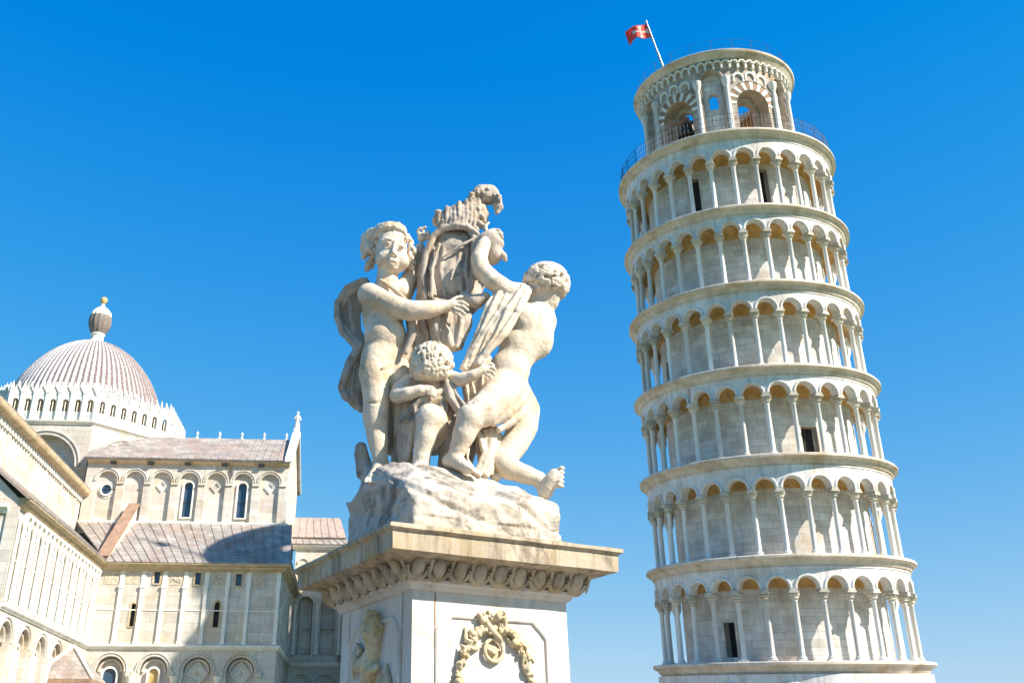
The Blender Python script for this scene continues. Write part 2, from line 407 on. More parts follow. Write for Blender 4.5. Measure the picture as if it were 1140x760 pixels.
class Sculpt:
    """all coordinates in metres in the world; the mesh is stored relative to the origin given to build"""
    def __init__(self, lo, hi, vox):
        self.lo = np.array(lo, float); self.vox = vox
        n = np.ceil((np.array(hi) - self.lo) / vox).astype(int) + 1
        self.n = n
        self.F = np.full(tuple(n), 1.0, np.float32)
        self.ax = [(self.lo[i] + np.arange(n[i]) * vox).astype(np.float32) for i in range(3)]
    def region(self, lo, hi, pad):
        sl = []
        for i in range(3):
            a = max(0, int((lo[i] - pad - self.lo[i]) / self.vox)); b = min(self.n[i], int((hi[i] + pad - self.lo[i]) / self.vox) + 2)
            if b <= a: return None, None
            sl.append(slice(a, b))
        sl = tuple(sl)
        return sl, np.meshgrid(self.ax[0][sl[0]], self.ax[1][sl[1]], self.ax[2][sl[2]], indexing='ij')
    def merge(self, sl, d, k, op='add'):
        A = self.F[sl]
        if op == 'sub':
            h = np.maximum(k - np.abs(-d - A), 0) / max(k, 1e-6)
            self.F[sl] = np.maximum(A, -d) + h * h * k * 0.25
        else:
            h = np.maximum(k - np.abs(d - A), 0) / max(k, 1e-6)
            self.F[sl] = np.minimum(A, d) - h * h * k * 0.25
    def limb(self, pts, rad, k=0.02, op='add', sq=None):
        """a chain of tapered capsules; sq flattens along y"""
        pts = [np.array(p, np.float32) for p in pts]
        if not isinstance(rad, (list, tuple)): rad = [rad] * len(pts)
        P = np.array(pts); rm = max(rad)
        sl, g = self.region(P.min(0) - rm, P.max(0) + rm, k + 2 * self.vox)
        if sl is None: return
        X, Y, Z = g; best = None
        for i in range(max(1, len(pts) - 1)):
            a = pts[i]; b = pts[min(i + 1, len(pts) - 1)]; ba = b - a; L2 = float(ba @ ba) + 1e-9
            t = np.clip(((X - a[0]) * ba[0] + (Y - a[1]) * ba[1] + (Z - a[2]) * ba[2]) / L2, 0, 1)
            r = rad[i] + (rad[min(i + 1, len(rad) - 1)] - rad[i]) * (t * t * (3 - 2 * t))
            d = np.sqrt((X - a[0] - ba[0] * t) ** 2 + (Y - a[1] - ba[1] * t) ** 2 + (Z - a[2] - ba[2] * t) ** 2) - r
            best = d if best is None else np.minimum(best, d)
        self.merge(sl, best, k, op)
    def ell(self, c, r, k=0.02, op='add', rot=None, disp=None):
        """ellipsoid; rot = 3x3 rows are its axes"""
        c = np.array(c, np.float32); r = np.array(r, np.float32); rm = float(r.max())
        sl, g = self.region(c - rm, c + rm, k + 2 * self.vox + (disp[0] if disp else 0))
        if sl is None: return
        x = g[0] - c[0]; y = g[1] - c[1]; z = g[2] - c[2]
        if rot is not None:
            q = np.array(rot, np.float32); x, y, z = (q[0, 0] * x + q[0, 1] * y + q[0, 2] * z, q[1, 0] * x + q[1, 1] * y + q[1, 2] * z, q[2, 0] * x + q[2, 1] * y + q[2, 2] * z)
        k0 = np.sqrt((x / r[0]) ** 2 + (y / r[1]) ** 2 + (z / r[2]) ** 2); k1 = np.sqrt((x / r[0] ** 2) ** 2 + (y / r[1] ** 2) ** 2 + (z / r[2] ** 2) ** 2) + 1e-6
        d = k0 * (k0 - 1) / k1
        if disp: d = d + disp[0] * vnoise(g[0] * disp[1], g[1] * disp[1], g[2] * disp[1]) * 2
        self.merge(sl, d.astype(np.float32), k, op)
    def noise(self, amp, freq, octs=2):
        X, Y, Z = np.meshgrid(*self.ax, indexing='ij')
        near = np.abs(self.F) < 4 * self.vox + amp
        x = X[near]; y = Y[near]; z = Z[near]; d = 0
        for o in range(octs): d = d + vnoise(x * freq * 2 ** o + 7.3 * o, y * freq * 2 ** o, z * freq * 2 ** o) * 2 * amp / 2 ** o
        self.F[near] += d
    def mesh(self, origin):
        F = self.F; F[0] = F[-1] = 1; F[:, 0] = F[:, -1] = 1; F[:, :, 0] = F[:, :, -1] = 1
        ins = F < 0
        n0, n1, n2 = F.shape
        cs = [(i, j, k) for i in (0, 1) for j in (0, 1) for k in (0, 1)]
        cnt = sum(ins[i:n0 - 1 + i, j:n1 - 1 + j, k:n2 - 1 + k].astype(np.int8) for i, j, k in cs)
        act = (cnt > 0) & (cnt < 8)
        idx = -np.ones(act.shape, np.int64); A = np.argwhere(act); idx[act] = np.arange(len(A))
        val = {c: F[A[:, 0] + c[0], A[:, 1] + c[1], A[:, 2] + c[2]] for c in cs}
        S = np.zeros((len(A), 3)); W = np.zeros(len(A))
        for c in cs:
            for ax_ in range(3):
                if c[ax_]: continue
                e = list(c); e[ax_] = 1; e = tuple(e)
                va, vb = val[c], val[e]; m = (va < 0) != (vb < 0)
                t = np.where(m, va / np.where(m, va - vb, 1), 0)
                for q in range(3):
                    S[:, q] += np.where(m, c[q] + (t if q == ax_ else 0), 0)
                W += m
        V = (A + S / W[:, None]) * self.vox + self.lo - np.array(origin)
        quads = []
        for ax_ in range(3):
            sl0 = [slice(1, -1)] * 3; sl1 = [slice(1, -1)] * 3
            sl0[ax_] = slice(0, -1); sl1[ax_] = slice(1, None)
            a = ins[tuple(sl0)]; b = ins[tuple(sl1)]
            E_ = np.argwhere(a != b); 
            if not len(E_): continue
            inside_first = a[E_[:, 0], E_[:, 1], E_[:, 2]]
            off = np.ones(3, int); off[ax_] = 0; P = E_ + off
            u, v = [q for q in range(3) if q != ax_]
            if ax_ == 1: u, v = v, u
            def I(du, dv):
                Q = P.copy(); Q[:, u] -= du; Q[:, v] -= dv
                return idx[Q[:, 0], Q[:, 1], Q[:, 2]]
            q = np.stack([I(1, 1), I(0, 1), I(0, 0), I(1, 0)], 1)
            q[~inside_first] = q[~inside_first][:, ::-1]
            quads.append(q)
        return V, np.concatenate(quads)
    def build(self, name, mat, parent, origin, smooth_it=1):
        V, Q = self.mesh(origin)
        me = bpy.data.meshes.new(name)
        me.vertices.add(len(V)); me.vertices.foreach_set("co", V.astype(np.float32).ravel())
        me.loops.add(len(Q) * 4); me.loops.foreach_set("vertex_index", Q.astype(np.int32).ravel())
        me.polygons.add(len(Q)); me.polygons.foreach_set("loop_start", np.arange(0, len(Q) * 4, 4, dtype=np.int32))
        me.polygons.foreach_set("use_smooth", np.ones(len(Q), bool))
        me.update(calc_edges=True); me.validate()
        me.materials.append(mat)
        o = bpy.data.objects.new(name, me); C.objects.link(o); o.parent = parent
        return o


# ================================================================== LEANING TOWER
AX = Vector((-0.004, -0.07, 1.0)).normalized()
t_e1 = Vector((0, 1, 0)).cross(AX).normalized(); t_e2 = AX.cross(t_e1)
t_base = Vector((20.719, 62.888, EYE)) - AX * EYE
t_mat = Matrix((t_e1, t_e2, AX)).transposed()
tower = empty('leaning_tower', t_base, t_mat.to_euler())
tag(tower, 'round white marble bell tower with six column galleries, leaning to the left', 'tower')
HF = [h + EYE for h in (6.067, 11.509, 17.068, 22.401, 27.834, 33.118, 38.723)]   # tops of the ring cornices
RC = [8.0, 7.95, 7.895, 7.83, 7.727, 7.648, 7.629]
PH = R_(-90.5)

def cyl(r):
    return lambda u, z, d: ((r - d) * math.cos(u), (r - d) * math.sin(u), z)

def cornice(i, r_in, r_wall, name='cornice'):
    top = HF[i]; R = RC[i]
    b = MB()
    prof = [(r_in, top - 0.60), (r_wall + 0.02, top - 0.60), (r_wall + 0.05, top - 0.52), (r_wall + 0.12, top - 0.50), (r_wall + 0.16, top - 0.42),
            (R - 0.26, top - 0.33), (R - 0.22, top - 0.27), (R - 0.10, top - 0.24), (R - 0.03, top - 0.18), (R, top - 0.16), (R, top - 0.05), (R - 0.04, top), (r_in, top)]
    b.lathe(prof, 144, close=True)
    return b.build(name, M['tower_cornice'], tower, angle=28)

# ground storey: wall, blind arches on half columns
gw = MB(); gw.lathe([(7.42, 0), (7.42, HF[0] - 0.6)], 120); gw.lathe([(7.9, 0), (7.9, 0.5), (7.7, 0.6), (7.42, 0.6)], 120)
gw.build('ground_storey_wall', M['tower_wall'], tower)
ga = MB(); m = cyl(7.72)
for k in range(15):
    uc = PH + R_(6 + 24 * k)
    half = 7.72 * R_(12)
    ga.arch_wall(m, uc, 1.22, 5.25, HF[0] - 0.62, half, 0.0, 0.32, 1 / 7.72, 12)
    ga.ring(m, uc, 5.25, 1.24, 1.44, -0.07, 0.05, 1 / 7.72, cham=0.04)
    ga.ring(m, uc, 5.25, 0.80, 1.0, 0.16, 0.32, 1 / 7.72, cham=0.04)
ga.build('ground_arcade', M['tower_arcade'], tower)
hc = MB(); hc.lathe([(0.36, 0.55), (0.36, 0.75), (0.28, 0.85), (0.25, 4.5), (0.27, 4.6), (0.4, 5.1), (0.42, 5.25)], 14)
hc0 = hc.build('half_column', M['tower_column'], tower, loc=(0, 0, 0))
for k in range(15):
    a = PH + R_(18 + 24 * k)
    o = hc0 if k == 0 else link_copy(hc0, tower)
    o.location = (7.6 * math.cos(a), 7.6 * math.sin(a), 0); o.rotation_euler = (0, 0, a)

# one column with its capital, shared by all galleries
col_mb = MB()
col_mb.lathe([(0.0, 0.0), (0.24, 0.0), (0.24, 0.10), (0.20, 0.13), (0.22, 0.18), (0.17, 0.24), (0.145, 0.30), (0.142, 1.4), (0.128, 2.98), (0.16, 3.02), (0.15, 3.06)], 14)
col_mb.abox((-0.25, -0.25, 0.0), (0.25, 0.25, 0.085))
cap_mb = MB()
def cap_fl(a, z): return 1 + 0.10 * math.cos(8 * a) * max(0, min(1, (z - 3.1) * 4))
cap_mb.lathe([(0.135, 3.05), (0.15, 3.12), (0.25, 3.20), (0.20, 3.24), (0.30, 3.36), (0.24, 3.39), (0.31, 3.46)], 24, flute=cap_fl)
cap_mb.abox((-0.36, -0.27, 3.45), (0.36, 0.27, 3.53))
cap_mb.abox((-0.40, -0.21, 3.53), (0.36, 0.21, 3.66))
col_proto = None
rnd = random.Random(3)
doors = {0: [(R_(-138.2), 0.36, 0.3, 2.15, False)], 2: [(R_(-78.5), 0.52, 0.45, 2.0, False)],
         5: [(R_(-129.3), 0.40, 0.9, 3.45, False), (R_(-81.3), 0.28, 1.0, 3.6, False), (R_(-50), 0.3, 0.5, 2.6, True)], 1: [(R_(-30), .35, .3, 2.3, False)], 3: [(R_(-170), .35, .3, 2.3, False)], 4: [(R_(60), .35, .3, 2.3, False)]}
cornice(0, 5.6, 7.50)
for i in range(6):
    z0 = HF[i]; R = RC[i + 1] if i < 5 else RC[6]
    Ra = 0.5 * (RC[i] + RC[i + 1]) - 0.50        # outer face of the arcade
    Rw = Ra - 1.55                              # the wall behind it
    zt = HF[i + 1]
    k_h = (zt - z0) / 5.45
    # wall of the core with its doorways
    w = MB(); ops = [(a, hw, z0 + zb, z0 + zs, ar) for (a, hw, zb, zs, ar) in doors[i]]
    w.wall(cyl(Rw), R_(-200), R_(160), z0, zt - 0.55, ops, 0.0, 0.9, 1 / Rw, nseg=R_(3))
    w.build('gallery_wall', M['tower_wall'], tower)
    for (a, hw, zb, zs, ar) in ops:
        d = MB(); mm = cyl(Rw)
        d.box(mm, a - (hw + .14) / Rw, a - hw / Rw, zb, zs + 0.16, -0.05, 0.3); d.box(mm, a + hw / Rw, a + (hw + .14) / Rw, zb, zs + 0.16, -0.05, 0.3)
        d.box(mm, a - hw / Rw, a + hw / Rw, zs, zs + 0.16, -0.05, 0.3, 3)
        fr = d.build('doorway', M['church_panel'], tower)
        d = MB(); d.box(mm, a - hw / Rw, a + hw / Rw, zb, zs + (hw if ar else 0), 0.45, 0.52, 3)
        for q in (-0.33, 0.33): d.box(mm, a + q * hw / Rw - 0.02 / Rw, a + q * hw / Rw + 0.02 / Rw, zb, zs, 0.41, 0.45)
        d.build('door_leaf', M['dark'], fr)
    # barrel ceiling of the walk
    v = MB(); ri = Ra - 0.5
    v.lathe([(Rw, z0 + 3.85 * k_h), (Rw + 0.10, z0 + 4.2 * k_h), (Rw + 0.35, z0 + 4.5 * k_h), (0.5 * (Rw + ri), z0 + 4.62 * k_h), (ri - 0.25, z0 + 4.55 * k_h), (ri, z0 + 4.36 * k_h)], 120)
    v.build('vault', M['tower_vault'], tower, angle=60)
    # arcade
    ar = MB(); m = cyl(Ra); half = Ra * R_(6); hw = 0.57; zs = z0 + 3.66
    for k in range(30):
        uc = PH + R_(6 + 12 * k)
        ar.arch_wall(m, uc, hw, zs + 0.05, zt - 0.58, half, 0.0, 0.5, 1 / Ra, 10, zlow=zs)
        ar.ring(m, uc, zs + 0.05, hw + 0.015, hw + 0.155, -0.075, 0.04, 1 / Ra, n=12, cham=0.035)
    ar.lathe([(Ra + 0.0, zt - 0.70), (Ra + 0.05, zt - 0.68), (Ra + 0.05, zt - 0.62), (Ra, zt - 0.6)], 144)
    ar.build('arcade', M['tower_arcade'], tower, angle=35)
    cornice(i + 1, Rw - 0.5 if i < 5 else 3.2, Ra)
    # columns: sixteen in view are parts, the far side is one part
    rc = Ra - 0.24
    back = MB()
    for k in range(30):
        a = PH - R_(108) + R_(12 * k)
        loc = (rc * math.cos(a), rc * math.sin(a), z0)
        if k < 16:
            if col_proto is None:
                col_proto = col_mb.build('column', M['tower_column'], tower)
                cap_mb.build('capital', M['tower_capital'], col_proto)
                o = col_proto
            else:
                o = copy_part(col_proto, tower)
            o.location = loc; o.rotation_euler = (rnd.uniform(-.006, .006), rnd.uniform(-.006, .006), a)
        else:
            ca, sa = math.cos(a), math.sin(a)
            back.lathe([(0.25, 0.0), (0.25, 0.1), (0.18, 0.24), (0.16, 3.0), (0.18, 3.1), (0.33, 3.46), (0.33, 3.66)], 8, c=loc)
    o = back.build('rear_columns', M['tower_column'], tower); o["kind"] = "stuff"

# belfry
HB = HF[6]; RB = 5.25
bf = MB(); m = cyl(RB); ks = 1 / RB
TALL = [R_(-108 + 60 * k) for k in range(6)]; LOW = [R_(-78 + 60 * k) for k in range(6)]
half = RB * R_(15)
ZT = HB + 7.0
for uc in TALL:
    # tall niche with a lower window wall inside
    bf.arch_wall(m, uc, 0.72, HB + 5.45, ZT, half * 0.80, 0.0, 0.9, ks, 10, zlow=HB)
    bf.ring(m, uc, HB + 5.45, 0.74, 0.90, -0.10, 0.05, ks, cham=0.04)
    bf.ring(m, uc, HB + 5.45, 0.98, 1.08, -0.04, 0.05, ks, cham=0.03)
for uc in LOW:
    bf.arch_wall(m, uc, 1.20, HB + 3.35, ZT, half * 1.20, 0.0, 0.9, ks, 14, zlow=HB)
    bf.arch_wall(m, uc, 0.86, HB + 3.2, HB + 6.0, 1.35, 0.902, 1.35, ks, 12, zlow=HB)
    bf.ring(m, uc, HB + 3.35, 1.86, 2.0, -0.08, 0.05, ks, n=18, cham=0.03)
bf.lathe([(RB, HB + 6.55), (RB + 0.08, HB + 6.6), (RB + 0.08, HB + 6.68), (RB, HB + 6.72)], 96)
bf.lathe([(RB + 0.15, HB), (RB + 0.15, HB + 0.25), (RB, HB + 0.32)], 96)
bf.build('belfry_wall', M['belfry'], tower)
for uc in TALL:
    nw = MB()
    nw.wall(m, uc - 0.71 * ks, uc + 0.71 * ks, HB, HB + 6.2, [(uc, 0.36, HB + 3.3, HB + 4.25, True)], 0.42, 0.85, ks)
    nw.build('niche_wall', M['tower_wall'], tower)
for uc in LOW:                              # striped voussoirs of the low arches
    vo = MB(); vo.ring(m, uc, HB + 3.35, 1.22, 1.82, -0.02, 0.1, ks, n=18)
    for j in range(17):
        a0 = PI * j / 17; a1 = PI * (j + 1) / 17
        if j % 2 == 0: vo.ring(m, uc, HB + 3.35, 1.2, 1.84, -0.05, 0.1, ks, a0 + 0.02, a1 - 0.02, n=2)
    vo.build('voussoirs', M['church_trim'], tower)
for uc in LOW:
    vd = MB()
    for j in range(17):
        a0 = PI * j / 17; a1 = PI * (j + 1) / 17
        if j % 2: vd.ring(m, uc, HB + 3.35, 1.22, 1.82, -0.035, 0.1, ks, a0, a1, n=2)
    o = vd.build('dark_voussoirs', M['brown'], tower)
# small corbel arches under the top cornice and over the low arches
cb = MB()
for k in range(60):
    uc = R_(6 * k)
    cb.ring(cyl(RB + 0.02), uc, HB + 7.0 - 0.36, 0.17, 0.27, -0.28, 0.03, 1 / RB, n=6)
    cb.box(cyl(RB + 0.02), uc + R_(3) - 0.07 / RB, uc + R_(3) + 0.07 / RB, HB + 6.25, HB + 6.66, -0.22, 0.03)
for uc in LOW:
    for q in (-0.42, 0, 0.42):
        cb.ring(m, uc + q * 1.3 * ks * 1.6, HB + 5.62 - abs(q) * .3, 0.26, 0.40, -0.12, 0.03, ks, n=7)
        for w_ in (-.33, .33):
            cb.box(m, uc + (q * 1.3 * 1.6 + w_) * ks - .05 * ks, uc + (q * 1.3 * 1.6 + w_) * ks + .05 * ks, HB + 5.25 - abs(q) * .3, HB + 5.62 - abs(q) * .3, -0.10, 0.03)
cb.build('corbel_table', M['church_trim'], tower)
bcol = MB(); bcol.lathe([(0.26, 0.0), (0.26, 0.2), (0.17, 0.32), (0.155, 4.75), (0.2, 4.85), (0.3, 5.15), (0.32, 5.45)], 12)
proto = None
for uc in TALL:
    for s in (-1, 1):
        a = uc + s * R_(10.6)
        o = bcol.build('belfry_column', M['tower_column'], tower) if proto is None else link_copy(proto, tower)
        proto = proto or o
        o.location = ((RB + 0.12) * math.cos(a), (RB + 0.12) * math.sin(a), HB)
tcz = HB + 7.55
tc_ = MB(); tc_.lathe([(RB - 1.2, tcz - .6), (RB + .28, tcz - 0.56), (RB + 0.36, tcz - 0.44), (5.72, tcz - 0.32), (5.76, tcz - 0.24), (5.88, tcz - 0.18), (5.92, tcz - 0.05), (5.88, tcz), (RB - 1.2, tcz)], 120, close=True)
tc_.build('top_cornice', M['tower_cornice'], tower, angle=28)
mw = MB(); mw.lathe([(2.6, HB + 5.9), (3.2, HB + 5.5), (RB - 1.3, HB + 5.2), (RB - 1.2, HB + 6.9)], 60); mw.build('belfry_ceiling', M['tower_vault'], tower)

def railing(name, r, z, h, a0, a1, n, mat, rp=0.03, rails=(0.5, 1.0), rr=0.018, fine=0):
    b = MB()
    for k in range(n + 1):
        a = a0 + (a1 - a0) * k / n
        b.tube([(r * math.cos(a), r * math.sin(a), z), (r * math.cos(a), r * math.sin(a), z + h)], rp, 6)
    for q in rails:
        b.tube([(r * math.cos(a0 + (a1 - a0) * j / 90), r * math.sin(a0 + (a1 - a0) * j / 90), z + h * q) for j in range(91)], rr, 5)
    for k in range(fine):
        a = a0 + (a1 - a0) * (k + .5) / fine
        b.tube([(r * math.cos(a), r * math.sin(a), z), (r * math.cos(a), r * math.sin(a), z + h)], 0.007, 4)
    return b.build(name, mat, tower)
railing('lower_railing', 7.35, HB, 1.3, 0, 2 * PI, 36, M['iron'], 0.02, (0.35, 0.68, 1.0), 0.013, 180)
railing('top_railing', 5.6, tcz, 1.0, 0, 2 * PI, 24, M['iron'], 0.014, (0.5, 1.0), 0.008)
for uc in LOW[:1] + LOW[5:]:
    railing('arch_railing', 5.1, HB + 0.2, 1.2, uc - R_(14), uc + R_(14), 2, M['brown'], 0.03, (0.0, 0.5, 1.0), 0.025, 16)

# flagpole with its flag on the top platform
a = R_(-141)
fp_loc = t_base + t_mat @ Vector((5.72 * math.cos(a), 5.72 * math.sin(a), tcz - .25))
flagpole = empty('flagpole', fp_loc, (0, 0, 0))
tag(flagpole, 'thin grey flagpole flying a red flag at the top edge of the tower', 'flagpole')
pt = Vector((-0.85, 0.1, 4.7))
b = MB(); b.tube([(0, 0, 0), tuple(pt * 0.35)], 0.09, 10); b.tube([tuple(pt * 0.33), tuple(pt)], 0.065, 10); b.blob(tuple(pt), (0.11, 0.11, 0.09), amp=0)
b.build('pole', M['steel'], flagpole)
fm = bpy.data.materials.new('flag_cloth'); fm.use_nodes = True
fn = fm.node_tree; bs = fn.nodes["Principled BSDF"]; bs.inputs['Roughness'].default_value = 0.7
uvn = fn.nodes.new("ShaderNodeUVMap"); sp = fn.nodes.new("ShaderNodeSeparateXYZ"); fn.links.new(uvn.outputs[0], sp.inputs[0])
def fmath(op, a_, b_=None):
    n = fn.nodes.new("ShaderNodeMath"); n.operation = op
    for i_, q in enumerate((a_, b_)):
        if q is None: continue
        if isinstance(q, (int, float)): n.inputs[i_].default_value = q
        else: fn.links.new(q, n.inputs[i_])
    return n.outputs[0]
dx = fmath('ABSOLUTE', fmath('SUBTRACT', sp.outputs['X'], 0.42)); dz = fmath('ABSOLUTE', fmath('SUBTRACT', sp.outputs['Y'], 0.5))
arm1 = fmath('MULTIPLY', fmath('LESS_THAN', dx, fmath('ADD', 0.03, fmath('MULTIPLY', fmath('POWER', dz, 3.0), 1.3))), fmath('LESS_THAN', dz, 0.43))
arm2 = fmath('MULTIPLY', fmath('LESS_THAN', dz, fmath('ADD', 0.045, fmath('MULTIPLY', fmath('POWER', dx, 3.0), 3.4))), fmath('LESS_THAN', dx, 0.36))
cross = fmath('MAXIMUM', arm1, arm2)
mx = fn.nodes.new("ShaderNodeMix"); mx.data_type = 'RGBA'; mx.inputs['A'].default_value = (0.88, 0.13, 0.08, 1); mx.inputs['B'].default_value = (0.88, 0.72, 0.64, 1)
fn.links.new(cross, mx.inputs['Factor']); fn.links.new(mx.outputs['Result'], bs.inputs['Base Color'])
tr = fn.nodes.new("ShaderNodeBsdfTranslucent"); fn.links.new(mx.outputs['Result'], tr.inputs['Color'])
ms = fn.nodes.new("ShaderNodeMixShader"); ms.inputs[0].default_value = 0.45
fn.links.new(bs.outputs[0], ms.inputs[1]); fn.links.new(tr.outputs[0], ms.inputs[2]); fn.links.new(ms.outputs[0], fn.nodes["Material Output"].inputs['Surface'])
nx, nz = 24, 14
vs = []; fs = []; uvs = []
top = pt * 0.95; dn = pt * 0.66
for i in range(nx + 1):
    for j in range(nz + 1):
        u = i / nx; w_ = j / nz
        p = top.lerp(dn, 1 - w_) + Vector((-1.6 * u, 0.35 * math.sin(u * 7 + w_ * 1.5) * u + .2 * u, -0.32 * u * u + 0.10 * math.sin(u * 9 + 1) * u))
        p.z += (w_ - 0.5) * -0.25 * math.sin(u * 3.2) * .8
        vs.append(tuple(p)); uvs.append((u, w_))
for i in range(nx):
    for j in range(nz):
        q = i * (nz + 1) + j; fs.append((q, q + nz + 1, q + nz + 2, q + 1))
me = bpy.data.meshes.new('flag'); me.from_pydata(vs, [], fs)
ul = me.uv_layers.new(name="UVMap")
for lp in me.loops: ul.data[lp.index].uv = uvs[lp.vertex_index]
me.polygons.foreach_set("use_smooth", [True] * len(fs)); me.materials.append(fm)
fo = bpy.data.objects.new('flag', me); C.objects.link(fo); fo.parent = flagpole
mo = fo.modifiers.new('thickness', 'SOLIDIFY'); mo.thickness = 0.012

# bells hanging in the arches of the belfry
def bell(a, r, zt_, s, label):
    p = t_base + t_mat @ Vector((r * math.cos(a), r * math.sin(a), zt_))
    e = empty('bell', p, t_mat.to_euler()); tag(e, label, 'bell')
    b = MB(); b.lathe([(0.0, 0.0), (0.25 * s, -0.02), (0.36 * s, -0.15 * s), (0.42 * s, -0.6 * s), (0.55 * s, -0.95 * s), (0.72 * s, -1.15 * s), (0.68 * s, -1.18 * s), (0.4 * s, -0.6 * s)], 24)
    b.build('bell_body', M['bronze'], e)
    b = MB(); b.abox((-1.3 * s, -0.09, 0.0), (1.3 * s, 0.09, 0.24)); b.abox((-.2, -.15, .2), (.2, .15, .5 * s)); b.build('yoke', M['brown'], e)
bell(R_(-135), 4.5, HB + 3.0, 1.0, 'dark bronze bell hanging in the left arch of the belfry')

# ================================================================== CATHEDRAL
# local frame: x along the transept flank (to the right), y into the depth, z up; origin at the foot of the inner corner
CA = R_(4.0)
church = empty('cathedral', (-25.7256, 75.0, 0), (0, 0, CA))
tag(church, 'pale marble cathedral with arcaded walls and a ribbed oval dome', 'cathedral')
fT = lambda t: (lambda u, z, d: (u, t + d, z))            # wall facing the camera
fN = lambda s: (lambda u, z, d: (s - d, u, z))            # wall facing right
def cpart(mb, name, mat, parent=None, angle=None):
    return mb.build(name, M[mat], church if parent is None else parent, angle=angle)

XE = 13.6          # right end of the transept
YN = -19.1         # near end of the nave aisle
# ---- string courses, eaves as mouldings swept round the walls
def moulding(name, mat, prof, path):
    """prof: (out, z); path: corner points with the outward side on the right hand of travel"""
    b = MB(); n = len(path); k = len(prof)
    pts = [Vector((x, y)) for x, y in path]
    rows = []
    for i, p in enumerate(pts):
        def nrm(a, c):
            t = (c - a).normalized(); return Vector((t.y, -t.x))
        if i == 0: o = nrm(pts[0], pts[1])
        elif i == n - 1: o = nrm(pts[-2], pts[-1])
        else:
            a = nrm(pts[i - 1], p); c = nrm(p, pts[i + 1]); o = (a + c) / max(0.3, 1 + a.dot(c))
        rows.append([(p.x + o.x * q, p.y + o.y * q, z) for q, z in prof])
    for r in rows: b.add(r)
    for i in range(n - 1):
        for j in range(k):
            j2 = (j + 1) % k
            b.quad((i * k + j, (i + 1) * k + j, (i + 1) * k + j2, i * k + j2))
    b.quad(list(range(k))); b.quad([(n - 1) * k + j for j in range(k)][::-1])
    return cpart(b, name, mat)
flank = [(0.0, YN), (0.0, 0.0), (XE, 0.0), (XE, 12.0), (17.7, 12.0), (17.7, 22.0)]
moulding('string_course', 'church_trim', [(-0.1, 9.92), (0.08, 9.92), (0.12, 10.0), (0.2, 10.05), (0.24, 10.16), (0.24, 10.24), (0.1, 10.30), (-0.1, 10.30)], flank)
moulding('eave', 'church_eave', [(-0.1, 15.42), (0.08, 15.42), (0.14, 15.52), (0.30, 15.60), (0.36, 15.74), (0.56, 15.80), (0.62, 15.88), (0.62, 16.0), (-0.1, 16.02)], flank[:4])
# ---- ground storey blind arcade
def blind_arcade(name, m, centres, pitch, u0, u1, zs=8.45, ztop=9.93, hw=1.0, ends=True):
    b = MB()
    for c in centres:
        b.arch_wall(m, c, hw, zs, ztop, pitch / 2, 0.0, 0.5, n=14, zlow=0.0)
        b.ring(m, c, zs, hw + 0.01, hw + 0.15, -0.06, 0.06, n=18, cham=0.03)
        b.ring(m, c, zs, hw + 0.20, hw + 0.30, -0.10, 0.05, n=18, cham=0.03)
        b.ring(m, c, zs, hw - 0.26, hw - 0.10, 0.20, 0.55, n=18, cham=0.04)
        for s in (-1, 1):
            b.box(m, c + s * (pitch / 2) - (0.34 if s > 0 else -0.02), c + s * (pitch / 2) - (0.02 if s > 0 else -0.34), zs - 0.32, zs + 0.0, -0.16, 0.1)
    lo = min(centres) - pitch / 2; hi = max(centres) + pitch / 2
    if lo > u0 + .01: b.box(m, u0, lo - .001, 0, ztop, 0.0, 0.5)
    if hi < u1 - .01: b.box(m, hi + .001, u1, 0, ztop, 0.0, 0.5)
    return cpart(b, name, 'church')
cT = [1.82 + 3.1 * k for k in range(4)]
blind_arcade('lower_arcade', fT(0), cT, 3.1, 0.0, XE)
cN = [-7.15 - 3.4 * k + 3.4 for k in range(0, 5)]
blind_arcade('lower_arcade', fN(0), cN, 3.4, YN, 0.0)
bk = MB(); bk.box(fT(0), 0.3, XE - .5, 0, 9.9, 0.5, 0.8); bk.box(fN(0), YN + .5, 0.5, 0, 9.9, 0.5, 0.8); cpart(bk, 'arcade_back_wall', 'church_panel')
# half shafts on the piers of the nave arcade
sh = MB(); sh.lathe([(0.2, 0.0), (0.2, 7.7), (0.24, 7.75), (0.33, 8.1), (0.34, 8.14)], 12)
proto = None
for (x, y) in [(0.05, c + s * 1.7) for c in cN[1:] for s in (-1,)] + [(c + 1.55, -0.05) for c in cT[:-1]] + [(0.05, cN[0] - 1.7)]:
    o = cpart(sh, 'half_column', 'church_trim') if proto is None else link_copy(proto, church)
    proto = proto or o
    o.location = (x, y, 0)
def arched_window(m, c, hw, zb, zs, d_glass, arched=True, frame='church_trim', pane='glass', fw=0.14, out=-0.05, name='window', bar=True, back=0.25):
    b = MB()
    b.box(m, c - hw - fw, c - hw, zb - fw * .6, zs, out, back); b.box(m, c + hw, c + hw + fw, zb - fw * .6, zs, out, back)
    b.box(m, c - hw, c + hw, zb - fw * .6, zb, out - .03, back)
    if arched: b.ring(m, c, zs, hw, hw + fw, out, back, n=14)
    else: b.box(m, c - hw - fw, c + hw + fw, zs, zs + fw, out, back)
    w = cpart(b, name, frame)
    p = MB(); n = 12
    if arched:
        us = [c - hw * math.cos(PI * i / n) for i in range(n + 1)]
        p.solid(m, us, [zb] * (n + 1), [zs + hw * math.sin(PI * i / n) for i in range(n + 1)], d_glass, d_glass + 0.04)
    else: p.box(m, c - hw, c + hw, zb, zs, d_glass, d_glass + 0.04)
    cpart(p, 'pane', pane, w)
    if bar:
        q = MB(); q.box(m, c - hw, c + hw, (zb + zs) / 2 - .03, (zb + zs) / 2 + .03, d_glass - 0.04, d_glass)
        cpart(q, 'glazing_bar', 'iron', w)
    return w
